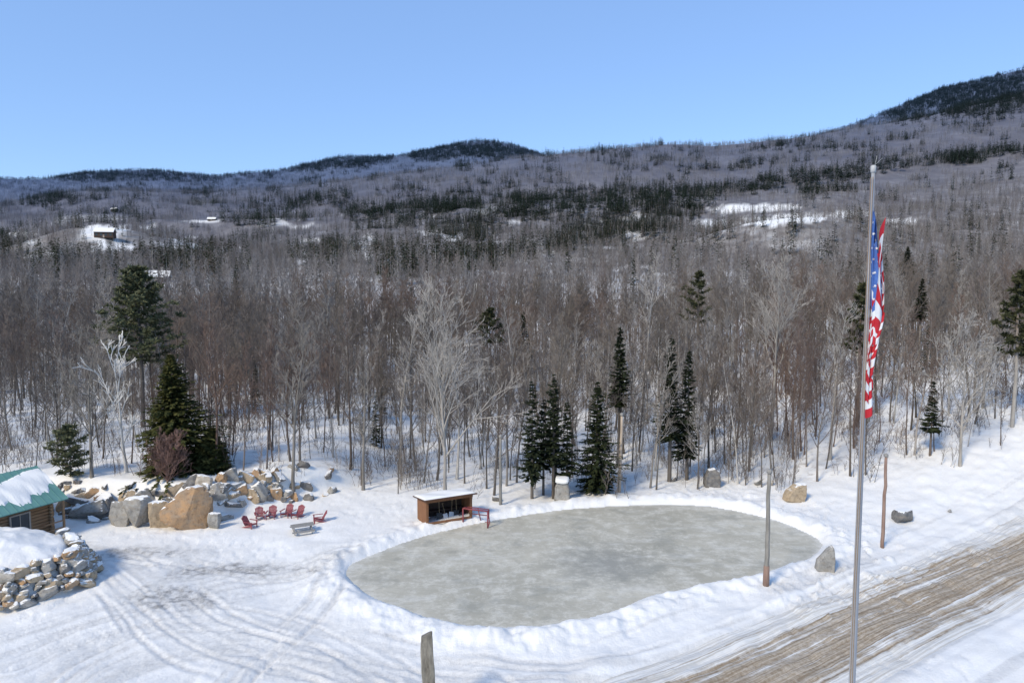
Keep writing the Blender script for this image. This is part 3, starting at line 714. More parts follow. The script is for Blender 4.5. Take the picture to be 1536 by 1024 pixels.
# ------------------------------------------------------------------ rocks
def ico(sub):
    import bmesh
    bm=bmesh.new(); bmesh.ops.create_icosphere(bm,subdivisions=sub,radius=1); v=[w.co.copy() for w in bm.verts]; f=[tuple(q.index for q in p.verts) for p in bm.faces]; bm.free(); return v,f
ICO={3:ico(3),4:ico(4)}
def rock(seed,sx=1,sy=1,sz=1,planes=13,sub=3,lo=.62,jit=.012):
    rg=random.Random(seed); V,F=ICO[sub]; ns=[(Vector((rg.gauss(0,1),rg.gauss(0,1),rg.gauss(0,1))).normalized(),rg.uniform(lo,.95)) for _ in range(planes)]
    ns+=[(Vector(a),rg.uniform(.7,.95)) for a in ((0,0,1),(0,0,-1),(1,0,0),(-1,0,0),(0,1,0),(0,-1,0))]
    m=MB()
    for p in V:
        q=1.15
        for n_,d in ns:
            c=n_.dot(p)
            if c>.05: q=min(q,d/c)
        q*=1+.02*math.sin(7*p.x+seed)*math.cos(9*p.y)+rg.uniform(-jit,jit)
        m.v.append((p.x*q*sx,p.y*q*sy,p.z*q*sz))
    m.f=list(F); m.m=[0]*len(F); return m
RK=[rock(i,planes=7+i%4,sub=4,lo=.42,jit=.006) for i in range(10)]
RR=[rock(60+i,planes=12,lo=.62,jit=.008) for i in range(10)]
rk_mesh={}
def boulder(loc,sz,mi,seed,label,name="boulder",group="boulders of the rough stone bank",rot=None):
    key=(seed%10,mi)
    if key not in rk_mesh: rk_mesh[key]=RK[seed%10].mesh("boulder",[STONES[mi]])
    rg=random.Random(seed); rot=rot or (rg.uniform(-.4,.4),rg.uniform(-.4,.4),rg.uniform(0,6.28))
    o=obj(name,rk_mesh[key],None,loc,rot,(sz[0]/2,sz[1]/2,sz[2]/2),label=label,category="boulder" if name=="boulder" else "standing stone")
    if group: o["group"]=group
    return o
LB=["grey granite boulder in snowy stone bank","tan boulder in the snowy stone bank","rust-stained boulder in the snowy stone bank","pale boulder in the snowy stone bank","dark slate boulder in snowy stone bank"]
bl=[(270,797,741,28,2),(235,792,752,15,1),(203,793,750,17,0),(176,790,757,14,0),(130,782,757,24,0),(155,778,738,16,4),(215,768,738,18,0),(190,760,738,14,1),(112,765,742,14,4),(298,775,748,13,0),(318,757,735,14,0),(303,740,716,12,3),(340,756,742,13,1),(372,757,738,14,1),(355,748,730,13,2),(385,752,722,13,0),(345,728,706,12,0),(330,730,712,9,2),(368,730,710,10,1),(388,728,712,9,1),(405,745,728,10,0),(412,755,735,9,2),(428,752,738,9,0),(440,752,740,7,2),(320,795,770,8,0),(95,768,745,10,2),(400,758,745,9,4),(135,748,733,14,2),(238,752,736,14,4),(262,745,726,14,1),(285,735,718,12,4),(150,762,745,12,2),(170,775,758,11,4),(250,770,750,12,4),(330,745,728,10,4),(360,762,750,9,0)]
for i,(u,v0,v1,hw,mi) in enumerate(bl):
    x,y,z=pixel_to_ground(u,v0); D=math.hypot(y,16-z); h=(v0-v1)*D/1010; w=2*hw*D/1000
    boulder((x,y+w*.35,z+h*.42),(w*1.25,w*.95,h*1.32),mi,i,LB[mi],rot=(random.uniform(-.15,.15),random.uniform(-.35,.35),random.uniform(-.4,.4)))
line=spline([(-33,47.2),(-30,46.8),(-26,46.2),(-21,45.8),(-19.8,48),(-17,50.2),(-14,52.2)],12)
for i in range(90):
    p=line[random.randrange(len(line)-1)]; off=random.uniform(-1.0,1.5); x=p[0]+random.uniform(-.3,.3); yy=p[1]+off; s=random.uniform(.4,1.1)
    mi=random.choice([0,0,1,2,4,4,4]); boulder((x,yy,Hz(x,yy)+s*.10),(s*random.uniform(.9,1.7),s,s*random.uniform(.6,.95)),mi,100+i,LB[mi])
def standing(u,v0,v1,hw,mi,label,seed,lean=0,capped=False,thick=.6,outline=None):
    x,y,z=pixel_to_ground(u,v0); D=math.hypot(y,16-z); h=(v0-v1)*D/1000; w=2*hw*D/1010
    e=obj("standing_stone",None,None,(x,y,z-.1),random.uniform(-.2,.2),label=label,category="standing stone")
    outline=outline or [(-.5,0),(.5,0),(.52,.45),(.4,.9),(.15,1.02),(-.3,.96),(-.48,.6)]
    m=MB(); n=len(outline); T=w*thick/2; c=sum(o[0] for o in outline)/n; rings=[]
    rg=random.Random(seed); P=[]
    for i in range(n):
        a,b=outline[i],outline[(i+1)%n]
        for k in range(4): t=k/4; P.append((a[0]+(b[0]-a[0])*t+rg.uniform(-.02,.02),a[1]+(b[1]-a[1])*t+rg.uniform(-.015,.015)))
    for yy,sc in ((-T,.86),(-T*.8,.97),(0,1.02),(T*.8,.97),(T,.86)):
        rings.append(len(m.v))
        for p in P: m.v.append((((p[0]-c)*sc+c)*w,yy+rg.uniform(-.02,.02),((p[1]-.45)*sc+.45)*(h+.15)))
    K=len(P)
    for a,b in zip(rings,rings[1:]):
        for j in range(K): m.face((a+j,a+(j+1)%K,b+(j+1)%K,b+j))
    m.face(tuple(rings[0]+j for j in range(K))[::-1]); m.face(tuple(rings[-1]+j for j in range(K)))
    obj("stone",m.mesh("stone",[WSTONES[mi]]),e,(0,0,0),(0,lean,0))
    if capped: 
        c=rock(seed+1,w*.6,w*.5,.24,planes=3); obj("snow_cap",c.mesh("snow_cap",[M_CAP],True),e,(0,0,h*1.0+.20))
standing(843,748,722,11,0,"upright grey stone with rounded snow cap",31,0,True)
standing(1068,730,705,11,4,"squat dark grey stone with snowy foot",32)
standing(1189,751,724,14,1,"leaning pale tan stone in the snow",33,.25,outline=[(-.5,0),(.5,0),(.5,.6),(.35,1.0),(-.1,.85),(-.45,.4)])
standing(1236,855,821,13,0,"pointed grey slab leaning beside the ice",34,.05,thick=.45,outline=[(-.5,0),(.5,0),(.5,.55),(.32,1.02),(.1,.9),(-.42,.42)])
for i,(u,v,s,mi) in enumerate([(1356,783,1.5,4),(1345,780,.8,4),(1138,727,.8,0),(1156,727,.7,3),(745,752,.7,4),(1010,722,.6,4),(1425,768,.35,0)]):
    x,y,z=pixel_to_ground(u,v); boulder((x,y,z+s*.25),(s,s*.8,s*.85),mi,304+i,"dark boulder half buried in snow" if mi==4 else "small pale boulder lying on snow",group=None,rot=(0,0,.2))
def near_stone():
    x=-3.12; y=24.0
    m=MB(); rg=random.Random(3); n=16; rings=[]; H=3.22
    for k in range(26):
        f=k/25; r=.245*(1.12-.14*f)*(1 if k<24 else .93); base=len(m.v)
        for j in range(n):
            a=6.283*j/n; sq=1/max(abs(math.cos(a)),abs(math.sin(a)))**.7
            rr=r*sq*(.84+.14*vnoise(j*.9,f*5,7))
            top=H+.09*math.cos(a)-.04*math.sin(a)
            m.v.append((math.cos(a)*rr+.05*math.sin(f*5)+.05*f,math.sin(a)*rr*.8,-.3+f*(top+.3)))
        rings.append(base)
    for a,b in zip(rings,rings[1:]):
        for j in range(n): m.face((a+j,a+(j+1)%n,b+(j+1)%n,b+j))
    m.face(tuple(rings[-1]+j for j in range(n)))
    mt=simple("lichened_stone",(.10,.085,.065),(.36,.33,.27),2.6,.85,.8,.06,(1.5,1.5,.5))
    obj("standing_stone",m.mesh("standing_stone",[mt]),None,(x,y,Hz(x,y)),.2,label="tall slender lichened stone post standing in snow",category="standing stone")
near_stone()

def drystone():
    base=spline([flat(*p) for p in [(126,832),(142,848),(136,876),(94,894),(40,909),(0,919),(-120,932)]],14)
    seg=np.hypot(*(base[1:]-base[:-1]).T); cum=np.concatenate([[0],np.cumsum(seg)]); L=cum[-1]
    ctr=MOUND.mean(0); o=base[30]; oz=Hz(*o)
    e=obj("stone_wall",None,None,(o[0],o[1],oz),label="curved pile of stacked retaining stones capped with deep snow",category="stone wall")
    m=MB(); rg=random.Random(8); done=[]
    for tr_ in range(3600):
        s=rg.uniform(0,L); hz=rg.uniform(.0,1.62); w=rg.choice([.38,.5,.65,.8,1.0,1.1])*rg.uniform(.85,1.1); hh=w*rg.uniform(.38,.62)
        if any(abs(s-a)<(w+b)*.38 and abs(hz-c)<(hh+d)*.36 for a,b,c,d in done): continue
        done.append((s,w,hz,hh))
        X_=np.interp(s,cum,base[:,0]); Y_=np.interp(s,cum,base[:,1]); X2=np.interp(min(s+.1,L),cum,base[:,0]); Y2=np.interp(min(s+.1,L),cum,base[:,1])
        a=math.atan2(Y2-Y_,X2-X_+1e-9); nx,ny=math.sin(a),-math.cos(a)
        if (ctr[0]-X_)*nx+(ctr[1]-Y_)*ny<0: nx,ny=-nx,-ny
        q=hz*.60+rg.uniform(-.08,.10); X_+=nx*q; Y_+=ny*q
        mi=rg.choice([0,1,1,1,2,3,0,4]); rk=RR[rg.randrange(10)]
        M=Matrix.Translation((X_-o[0],Y_-o[1],hz+.12))@Euler((rg.uniform(-.3,.3),rg.uniform(-.35,.35),a+rg.uniform(-.3,.3))).to_matrix().to_4x4()@Matrix.Diagonal((w*.62,.45,hh*.72,1))
        m.add(rk,M,mi)
    obj("stones",m.mesh("stones",WSTONES),e)
drystone()

# ------------------------------------------------------------------ log cabin
WOOD=simple("warm_log_wood",(.22,.13,.07),(.36,.23,.13),4,.7,.4,.02,(.4,.4,3))
DWOOD=simple("dark_brown_boards",(.07,.035,.025),(.13,.07,.045),4,.75,.4,.02,(3,3,.5))
VDW=simple("old_brown_siding",(.05,.032,.025),(.09,.06,.045),4,.75,.4,.02,(3,3,.5))
GLASS=simple("dark_window_glass",(.03,.04,.05),(.06,.08,.09),1,.12,.0)
TRIM=simple("weathered_trim",(.30,.25,.20),(.42,.36,.30),5,.7)
TEAL=simple("teal_metal_roof",(.11,.25,.22),(.16,.32,.28),1,.45,.05)
def cabin():
    dx,dy=-.44,-.90; ang=math.atan2(dy,dx)
    e=obj("log_cabin",None,None,(-32.0,44.4,.0),ang-math.pi/2,label="small log cabin with snowy teal metal roof",category="cabin")
    W=2.7; L=9; ze=2.35; zr=4.0; ov=.6
    m=MB()
    n=11; r=ze/n/2
    for k in range(n):
        z=r+k*2*r
        for sx in (-1,1): m.cyl((sx*W,.3 if k%2 else .15,z),(sx*W,L,z),r*1.08,8)
        for yy in (.35,L-.1): m.cyl((-W-.25,yy,z),(W+.25,yy,z),r*1.06,8)
    for yy in (.3,L-.1): 
        for k in range(6):
            z=ze+.14+k*.27; ww=W*(1-(z-ze)/(zr-ze)); m.cyl((-ww,yy,z),(ww,yy,z),.14,8)
    obj("wall",m.mesh("wall",[WOOD],True),e)
    R=MB(); SNW=[]
    for sx in (-1,1):
        S=MB()
        a=Vector((0,0,zr)); b=Vector((sx*(W+ov),0,ze-.1)); d=(b-a); ln=d.length; d.normalize(); nrm=Vector((-d.z*sx,0,d.x*sx)); nrm=nrm if nrm.z>0 else -nrm
        c=(a+b)/2+Vector((0,L/2,0)); Rm=Matrix((d,Vector((0,1,0)),nrm)).transposed()
        R.box(c+nrm*.05,(ln,L+1.0,.08),Rm,0,.01)
        for k in range(24): R.box(c+nrm*.105+Vector((0,-L/2-.45+k*.43,0)),(ln,.04,.035),Rm)
        K=60; J=12
        def top(yv): return .06+.14*max(0,math.sin(yv*.9-.5))
        def cut(yv): return .74+.12*math.sin(yv*1.3+sx)+.06*math.sin(yv*4.1)+.05*math.sin(yv*9.3)
        for k in range(K):
            y0=-.42+k*(L+.84)/K; y1=-.42+(k+1)*(L+.84)/K
            for j in range(J):
                pts=[]
                for yy,f in ((y0,j/J),(y1,j/J),(y1,(j+1)/J),(y0,(j+1)/J)):
                    ff=top(yy)+f*(cut(yy)-top(yy)); th=.09+.12*math.sin(math.pi*min(1,f*.9+.08))+.03*math.sin(yy*5+f*7)
                    q=a+d*ff*ln+Vector((0,yy,0))+nrm*(th if 0<f<1 else .08); pts.append(q)
                S.quad(pts if sx<0 else pts[::-1])
        SNW.append(S)
    ro=obj("roof",R.mesh("roof",[TEAL]),e)
    for S in SNW: obj("snow_cover",S.mesh("snow_cover",[M_CAP],True),ro)
    for yy in (2.2,5.4):
        w=obj("window",(lambda q:(q.box((-W-.13,yy,1.45),(.06,1.0,1.0),None,0,.01),q.mesh("window",[GLASS]))[1])(MB()),e)
        q=MB()
        for a,b,c_,d_ in ((yy-.55,1.45,.1,1.2),(yy+.55,1.45,.1,1.2)): q.box((-W-.15,a,b),(.12,c_,d_),None,0,.01)
        for zz in (.9,2.0): q.box((-W-.15,yy,zz),(.12,1.0,.1),None,0,.01)
        q.box((-W-.175,yy,1.45),(.03,.05,.98)); obj("frame",q.mesh("frame",[TRIM]),w)
    q=MB(); q.box((-W-.13,7.6,1.05),(.08,.95,2.1),None,0,.01); obj("door",q.mesh("door",[DWOOD]),e)
    q=MB(); q.cyl((-W-.5,-.2,0),(-W-.5,-.2,2.3),.08,8); 
    for zz in (.5,.95): q.box((-W-.5,.4,zz),(.06,1.2,.08),None,0,.01)
    obj("porch_post",q.mesh("porch_post",[WOOD]),e)
cabin()

def house(u,v,w,d,h,ang,label,wallm):
    x,y,z=pixel_to_ground(u,v)
    e=obj("house",None,None,(x,y,z-.3),ang,label=label,category="house")
    m=MB(); sec=[(-d/2,0),(d/2,0),(d/2,h),(0,h+d*.38),(-d/2,h)]
    for sx in (-1,1):
        for a,b in sec: m.v.append((sx*w/2,a,b))
    m.face((0,1,2,3,4)[::-1]); m.face((5,6,7,8,9))
    for k in range(5): m.face((k,(k+1)%5,5+(k+1)%5,5+k))
    obj("wall",m.mesh("wall",[wallm]),e)
    R=MB()
    for s in (-1,1):
        a=Vector((0,0,h+d*.40)); b=Vector((0,s*(d/2+.6),h-.25)); dd=(b-a).normalized(); nn=dd.cross(Vector((1,0,0))); nn=nn if nn.z>0 else -nn
        R.box((a+b)/2+nn*.1,(w+1.2,(b-a).length,.3),Matrix((Vector((1,0,0)),dd,nn)).transposed(),0,.05)
    ro=obj("roof",R.mesh("roof",[M_CAP]),e)
    c=MB(); c.box((w*.2,.3,h+d*.5),(.8,.8,1.8),None,0,.03); obj("chimney",c.mesh("chimney",[STONES[0]]),ro)
    for k in range(4):
        q=MB(); q.box((-w/2+w*(k+.5)/4,-d/2-.03,h*.55),(w*.12,.08,h*.38),None,0,.01); obj("window",q.mesh("window",[GLASS]),e)
    q=MB(); q.box((0,-d/2-.04,1.1),(1.1,.08,2.2),None,0,.01); obj("door",q.mesh("door",[TRIM]),e)
house(158,357,13,8,4.5,.25,"dark brown house with snowy roof on cleared knoll",VDW)
house(172,317,13,8,4.5,-.2,"small dark house beneath trees on hillside",VDW)
house(318,331,12,7,2.6,.1,"long low house with snowy roof on hillside",VDW)
house(236,423,9,6,2.4,.3,"small snow-roofed cabin among leafless trees",VDW)

# ------------------------------------------------------------------ open shed
def shed():
    x,y,_=pixel_to_ground(668,783); z=Hz(x,y); W,Dp,Hf,Hb=3.25,1.8,1.75,1.5
    e=obj("open_shed",None,None,(x-.1,y+.7,z-.02),math.radians(27),label="brown open-fronted wooden shelter with snow on roof",category="shed")
    side=simple("orange_brown_boards",(.19,.085,.04),(.28,.14,.07),3,.7,.4,.02,(3,3,.5))
    m=MB()
    for sx in (-1,1):
        for k in range(7):
            yy=-Dp/2+.14+k*.255; hh=Hf+(Hb-Hf)*(k+.5)/7-.03
            m.box((sx*W/2,yy,hh/2),(.06,.248,hh),None,0,.008)
    obj("wall",m.mesh("wall",[side]),e)
    m=MB()
    for k in range(12):
        xx=-W/2+.14+k*.27; m.box((xx,Dp/2,Hb/2-.02),(.262,.05,Hb),None,0,.008)
    obj("back_wall",m.mesh("back_wall",[VDW]),e)
    m=MB()
    for xx in (-W/2+.09,W/2-.09): m.box((xx,-Dp/2+.07,Hf/2-.06),(.1,.1,Hf-.14),None,0,.008)
    m.box((0,-Dp/2+.0,Hf-.09),(W+.1,.05,.18),None,0,.008); m.box((0,-Dp/2-.02,.18),(W-.12,.05,.16),None,0,.008)
    obj("frame",m.mesh("frame",[side]),e)
    a=math.atan2(Hf-Hb,Dp); Rm=Matrix.Rotation(-a,3,'X')
    m=MB(); m.box((0,-.05,(Hf+Hb)/2+.06),(W+.5,Dp+.7,.07),Rm,0,.01); ro=obj("roof",m.mesh("roof",[DWOOD]),e)
    s=MB(); nx,ny=26,12
    g=[[None]*(ny+1) for _ in range(nx+1)]
    for i in range(nx+1):
        for j in range(ny+1):
            fx,fy=i/nx*2-1,j/ny*2-1; X_=fx*(W/2+.22); Y_=fy*(Dp/2+.27); ed=(1-abs(fx)**6)*(1-abs(fy)**6)
            zz=(Hf+Hb)/2+.10-math.tan(a)*Y_+(.13+.04*math.sin(3*X_+2*Y_))*ed**.5
            g[i][j]=(X_,Y_,zz)
    for i in range(nx):
        for j in range(ny): s.quad([g[i][j],g[i+1][j],g[i+1][j+1],g[i][j+1]])
    obj("snow_cover",s.mesh("snow_cover",[M_CAP],True),ro)
    m=MB(); m.box((0,Dp/2-.3,.5),(W-.15,.42,.06),None,0,.01)
    for xx in (-1.3,0.03,1.3): m.box((xx,Dp/2-.3,.235),(.08,.36,.465),None,0,.01)
    obj("bench",m.mesh("bench",[VDW]),e)
    wm=simple("pale_plastic",(.55,.55,.55),(.65,.65,.65),3,.5); gm=simple("worn_handle",(.30,.22,.12),(.4,.3,.18),5,.6)
    bm_=simple("black_plastic",(.03,.03,.03),(.06,.06,.06),3,.5)
    R2=rotz(math.radians(27)); s0=None
    for k,(lx,tilt,lab,mm,sc) in enumerate(((.35,.2,"white plastic snow shovel leaning in open shed",wm,.9),(.0,-.15,"white snow shovel leaning against shed bench",wm,.8),(.75,.1,"black snow shovel leaning inside the open shed",bm_,1.),(-.5,.1,"black snow shovel leaning inside the open shed",bm_,1.))):
        p=R2@Vector((lx,-.3,0)); s0=obj("snow_shovel",None,None,(x-.1+p.x,y+.7+p.y,z+.05),(-.25,tilt,math.radians(27)),sc,label=lab,category="shovel",group="snow shovels kept in the shelter")
        q=MB()
        f=lambda t:-.05+.9*t*t
        for i in range(6):
            t0=-.2+i*.4/6; t1=t0+.4/6
            q.quad([(t0,f(t0),.03),(t1,f(t1),.03),(t1,f(t1)+.06,.5),(t0,f(t0)+.06,.5)]); q.quad([(t0,f(t0)+.012,.03),(t0,f(t0)+.072,.5),(t1,f(t1)+.072,.5),(t1,f(t1)+.012,.03)])
        obj("blade",q.mesh("blade",[mm]),s0)
        q=MB(); q.cyl((0,.02,.4),(0,.12,1.35),.017,8); q.cyl((-.08,.12,1.35),(.08,.12,1.35),.017,8); obj("handle",q.mesh("handle",[gm]),s0)
shed()

REDP=simple("worn_red_paint",(.21,.045,.055),(.30,.09,.10),6,.65,.2)
GREYW=simple("weathered_grey_wood",(.20,.19,.175),(.34,.325,.30),5,.8,.4,.01,(1,4,4))
def goal():
    x,y,_=pixel_to_ground(713,791); z=Hz(x,y)
    e=obj("hockey_goal",None,None,(x,y,z),math.radians(-20),label="red tubular goal frame beside the wooden shelter",category="goal frame")
    m=MB(); r=.05
    for sx in (-.9,.9): m.cyl((sx,0,-.05),(sx,0,1.2),r,10)
    m.cyl((-.9,0,1.2),(.9,0,1.2),r,10); obj("front_frame",m.mesh("front_frame",[REDP],True),e)
    m=MB()
    for sx in (-.9,.9): m.tube([(sx,0,1.2),(sx*.9,.45,1.17),(sx*.75,.75,.6),(sx*.7,1.0,.05),(sx,0,.03)],[.04]*5,8)
    m.cyl((-.63,1.0,.05),(.63,1.0,.05),.04,8); m.cyl((-.81,.45,1.17),(.81,.45,1.17),.035,8); m.cyl((0,.45,1.17),(0,1.0,.05),.035,8)
    m.cyl((-.72,.7,.65),(.72,.7,.65),.035,8)
    obj("back_frame",m.mesh("back_frame",[REDP],True),e)
goal()

# ------------------------------------------------------------------ chairs and table
def chair_proto():
    e=obj("adirondack_chair",None)
    m=MB(); sl=math.radians(12)
    for k in range(6):
        yy=-.28+k*.1; m.box((0,yy,.36-(yy+.28)*.24),(.54,.085,.022),Matrix.Rotation(-sl,3,'X'),0,.004)
    obj("seat",m.mesh("seat",[REDP]),e)
    m=MB(); A=math.radians(-30)
    R=Matrix.Rotation(A,3,'X')
    for k in range(6):
        xx=-.25+k*.1; L=.76-.012*abs(k-2.5)**2*2; c=Vector((xx,.27,.24))+R@Vector((0,0,L/2)); m.box(c,(.088,.02,L),R,0,.006)
    for q in (.2,.6): m.box(Vector((0,.29,.24))+R@Vector((0,.0,q)),(.6,.025,.07),R,0,.004)
    obj("backrest",m.mesh("backrest",[REDP]),e)
    for sx in (-1,1):
        m=MB(); m.box((sx*.34,-.02,.55),(.13,.78,.024),None,0,.006); obj("armrest",m.mesh("armrest",[REDP]),e)
        m=MB(); m.box((sx*.30,-.32,.265),(.03,.09,.55),None,0,.004); obj("leg",m.mesh("leg",[REDP]),e)
        m=MB(); m.box((sx*.27,.12,.18),(.028,1.0,.10),Matrix.Rotation(-.28,3,'X'),0,.004); obj("leg",m.mesh("leg",[REDP]),e)
    return e
CH=chair_proto(); first=True
for u,v,a,s in ((376,791,-70,.9),(390,779,-25,.9),(407,777,-5,.9),(430,775,12,.9),(446,776,20,.9),(478,783,70,.9)):
    x,y,_=pixel_to_ground(u,v); loc=(x,y,Hz(x,y)-.05); a_=math.radians(-a)
    pr=dict(label="red slatted garden chair standing on packed snow",category="chair",group="red garden chairs round the gathering spot")
    if first:
        CH.location=loc; CH.rotation_euler=(0,0,a_); CH.scale=(s,)*3; first=False
        for k,w in pr.items(): CH[k]=w
    else: clone(CH,loc,a_,s,**pr)
def table():
    x,y,_=pixel_to_ground(454,798); z=Hz(x,y)
    e=obj("picnic_table",None,None,(x,y,z-.1),math.radians(25),.9,label="weathered grey picnic table on packed snow",category="table")
    m=MB()
    for k in range(5): m.box((0,-.3+k*.15,.66),(1.6,.138,.035),None,0,.005)
    obj("table_top",m.mesh("table_top",[GREYW]),e)
    for s in (-1,1):
        m=MB()
        for k in range(2): m.box((0,s*(.62+k*.13),.40),(1.6,.12,.035),None,0,.005)
        obj("seat",m.mesh("seat",[GREYW]),e)
        m=MB()
        for q in (-1,1): m.box((s*.6,q*.38,.32),(.04,.08,.74),Matrix.Rotation(q*.5,3,'X'),0,.004)
        m.box((s*.64,0,.36),(.04,1.5,.09),None,0,.004)
        obj("leg",m.mesh("leg",[GREYW]),e)
table()

# ------------------------------------------------------------------ posts
def post(u,v0,v1,r,mat,label,lower=None,seed=0,lean=0):
    x,y,_=pixel_to_ground(u,v0); z=Hz(x,y); h=(v0-v1)*math.hypot(y,16-z)/1000*.985
    e=obj("wooden_post",None,None,(x,y,z-.2),(0,lean,random.uniform(0,3)),label=label,category="post",group="tall wooden posts round the rink")
    m=MB(); K=10; pts=[];rad=[]; rg=random.Random(seed)
    for i in range(K+1): pts.append((rg.gauss(0,.015),rg.gauss(0,.015),(h+.2)*i/K)); rad.append(r*(1.12-.3*i/K))
    m.tube(pts,rad,10); obj("pole",m.mesh("pole",[mat],True),e)
    m=MB(); m.tube([(0,0,h+.2),(0,0,h+.22),(0,0,h+.36),(0,0,h+.42)],[r*1.0,r*1.25,r*1.25,r*.6],10); obj("cap",m.mesh("cap",[GREYW],True),e)
    if lower: 
        m=MB(); m.tube([(0,0,0),(0,0,.7),(0,0,1.25)],[r*1.5,r*1.42,r*1.25],10); obj("base_sleeve",m.mesh("base_sleeve",[lower],True),e)
PW=simple("pale_peeled_wood",(.42,.33,.25),(.55,.46,.37),4,.7,.3,.01,(1,1,.2)); GW=simple("grey_pole_wood",(.17,.16,.14),(.32,.30,.27),4,.8,.3,.01,(1,1,.2))
RW=simple("reddish_pole_wood",(.21,.13,.10),(.34,.24,.19),4,.8,.3,.01,(1,1,.2))
post(1149,877,718,.115,GW,"grey wooden post with brown base beside ice",RW,1)
post(1323,822,691,.10,RW,"reddish brown wooden post beside the snowy road",None,2,.015)
post(929,738,625,.12,PW,"pale peeled wooden post behind the rink",None,3,-.03)
post(751,757,659,.11,GW,"slim grey wooden post behind the shelter",None,4)

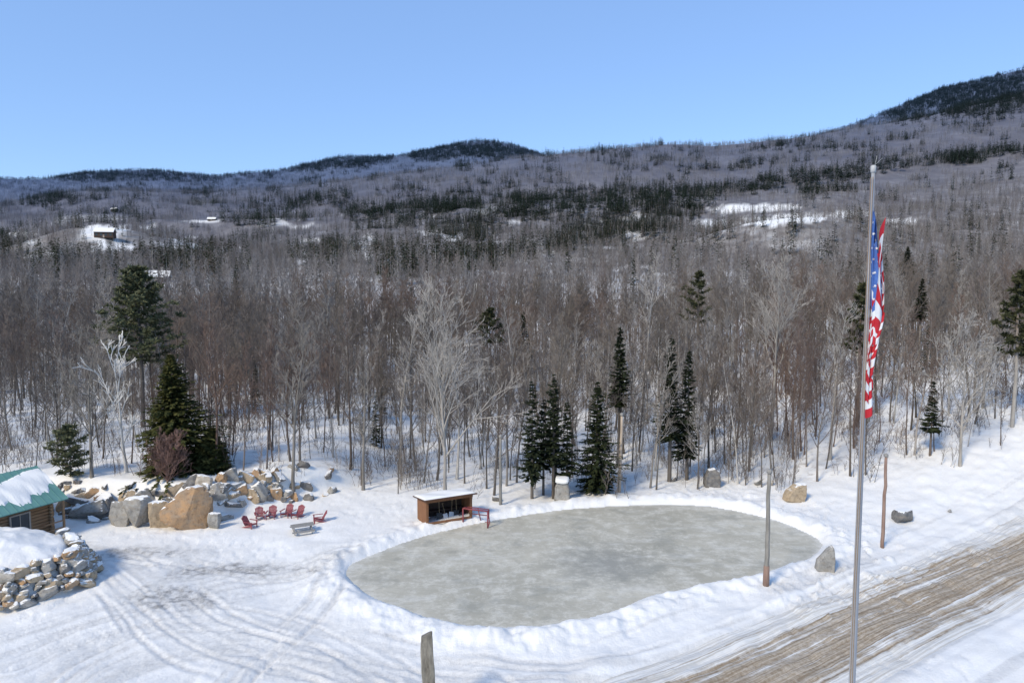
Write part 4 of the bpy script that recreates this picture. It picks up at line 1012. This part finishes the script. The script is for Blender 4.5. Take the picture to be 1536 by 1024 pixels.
# ------------------------------------------------------------------ flagpole and flag
def flagpole():
    x=8.12; y=15.6
    alu=simple("dull_aluminium",(.34,.34,.35),(.48,.48,.48),3,.45,.1,.005,(1,1,.2),metal=.3)
    z0=Hz(x,y); zt=16+.1745*15.75
    e=obj("flagpole",None,None,(x,y,z0),0,label="tall tapered grey metal flagpole standing in snow",category="flagpole")
    m=MB(); m.tube([(0,0,-.2),(0,0,4),(0,0,10),(0,0,15),(0,0,zt-z0-.2)],[.09,.080,.066,.052,.038],16); obj("pole",m.mesh("pole",[alu],True),e)
    m=MB(); h=zt-z0-.2; m.tube([(0,0,h),(0,0,h+.02),(0,0,h+.15),(0,0,h+.17)],[.042,.058,.058,.03],14)
    m.cyl((.03,0,h+.14),(.07,0,h+.38),.005,5); m.cyl((0,0,h+.14),(.2,.02,h+.33),.004,5); obj("finial",m.mesh("finial",[simple("pale_cap",(.42,.41,.39),(.5,.5,.48),4,.5)],True),e)
    rope=simple("brown_rope",(.25,.17,.11),(.35,.26,.18),20)
    m=MB()
    pts=[(-.065+.01*math.sin(i),-.05,2+ (h-2.1)*i/12) for i in range(13)]; m.tube(pts,[.009]*13,5); pts=[(p[0]+.03,p[1]-.03,p[2]) for p in pts]; m.tube(pts,[.009]*13,5); obj("halyard",m.mesh("halyard",[rope]),e)
    red=simple("flag_red",(.46,.02,.03),(.54,.03,.04),20,.7,.1); white=simple("flag_white",(.70,.70,.70),(.77,.77,.77),20,.7,.1); blue=simple("flag_blue",(.055,.12,.36),(.08,.17,.46),20,.7,.1)
    ztop=16+(430-304)/1024*15.8; Hh=3.0
    f=obj("flag",None,None,(x+.04,y-.03,ztop),0,label="limp star spangled flag hanging against grey flagpole",category="flag")
    def fp(s,t):
        bmp=math.exp(-((s-.60)/.09)**2)*max(0,1-t*1.7)
        drop=2.65*s**.9*(1-.10*t)-1.25*bmp
        z=-t*Hh*(1-.12*s)-drop
        prof=math.exp(-((z+2.3)/1.1)**2)*.070+.048+.03*math.exp(-((z+4.5)/.7)**2)
        if z>-.5: prof*=(.30+.70*(-z/.5))
        tw=1.4*math.sin(1.3*z+.6)
        gather=.5+.5*math.sin(27*s+1.0*t+1.6+tw)
        X_=-.03+prof*2.0*gather+.035*math.sin(1.9*z)+.09*bmp
        Y_=-.05+.12*math.sin(41*s+3*t+1.1*z+tw)*(.6+.4*s)+.04*math.cos(17*s-5*t)-.26*bmp
        return Vector((X_,Y_,z))
    NS,NT=190,65; m=MB()
    for i in range(NS+1):
        for j in range(NT+1): m.v.append(tuple(fp(i/NS,j/NT)))
    for i in range(NS):
        for j in range(NT):
            s=(i+.5)/NS; t=(j+.5)/NT; st=int(t*13)
            k=2 if (s<.42 and t<7/13) else (0 if st%2==0 else 1)
            a=i*(NT+1)+j; m.face((a,a+NT+1,a+NT+2,a+1),k)
    obj("cloth",m.mesh("cloth",[red,white,blue],True),f)
    q=MB()
    for rr in range(9):
        for cc in range(6 if rr%2==0 else 5):
            s0=.42*(cc*2+1+(rr%2))/12; t0=(7/13)*(rr+1)/10
            e1=(fp(s0+.002,t0)-fp(s0-.002,t0)); e2=(fp(s0,t0+.004)-fp(s0,t0-.004)); e1.normalize(); nn=e1.cross(e2).normalized(); e2=nn.cross(e1)
            c=fp(s0,t0)
            for sg in (-1,1):
                P=[c+nn*.008*sg+(e1*math.cos(a)+e2*math.sin(a))*rad for a,rad in [(math.pi*k/5,(.038 if k%2==0 else .016)) for k in range(10)]]
                q.quad(P if sg>0 else P[::-1])
    obj("stars",q.mesh("stars",[white]),f)
flagpole()

# ------------------------------------------------------------------ light
w=bpy.data.worlds.new("World"); scene.world=w; w.use_nodes=True; nt=w.node_tree; nt.nodes.clear()
out=nt.nodes.new('ShaderNodeOutputWorld'); bg=nt.nodes.new('ShaderNodeBackground'); sky=nt.nodes.new('ShaderNodeTexSky')
sky.sky_type='NISHITA'; sky.sun_disc=False; el=math.radians(40); az=math.radians(-140)
sky.sun_elevation=el; sky.sun_rotation=az; sky.air_density=1.0; sky.dust_density=.0; sky.ozone_density=4.5; sky.altitude=400
hs=nt.nodes.new('ShaderNodeHueSaturation'); hs.inputs['Saturation'].default_value=1.0; hs.inputs['Value'].default_value=1.5
nt.links.new(sky.outputs[0],hs.inputs['Color'])
mx=mix(nt,.55,hs.outputs[0],(2.1,3.6,6.8))
nt.links.new(mx,bg.inputs[0]); bg.inputs[1].default_value=.14; nt.links.new(bg.outputs[0],out.inputs[0])
sun=bpy.data.lights.new("sun",'SUN'); sun.energy=3.35; sun.angle=math.radians(12); sun.color=(1,.885,.69)
so=bpy.data.objects.new("sun",sun); COL.objects.link(so)
sd=Vector((math.sin(az)*math.cos(el),math.cos(az)*math.cos(el),math.sin(el))); so.rotation_euler=sd.to_track_quat('Z','Y').to_euler()
scene.view_settings.view_transform='Standard'; scene.view_settings.look='None'; scene.view_settings.exposure=0
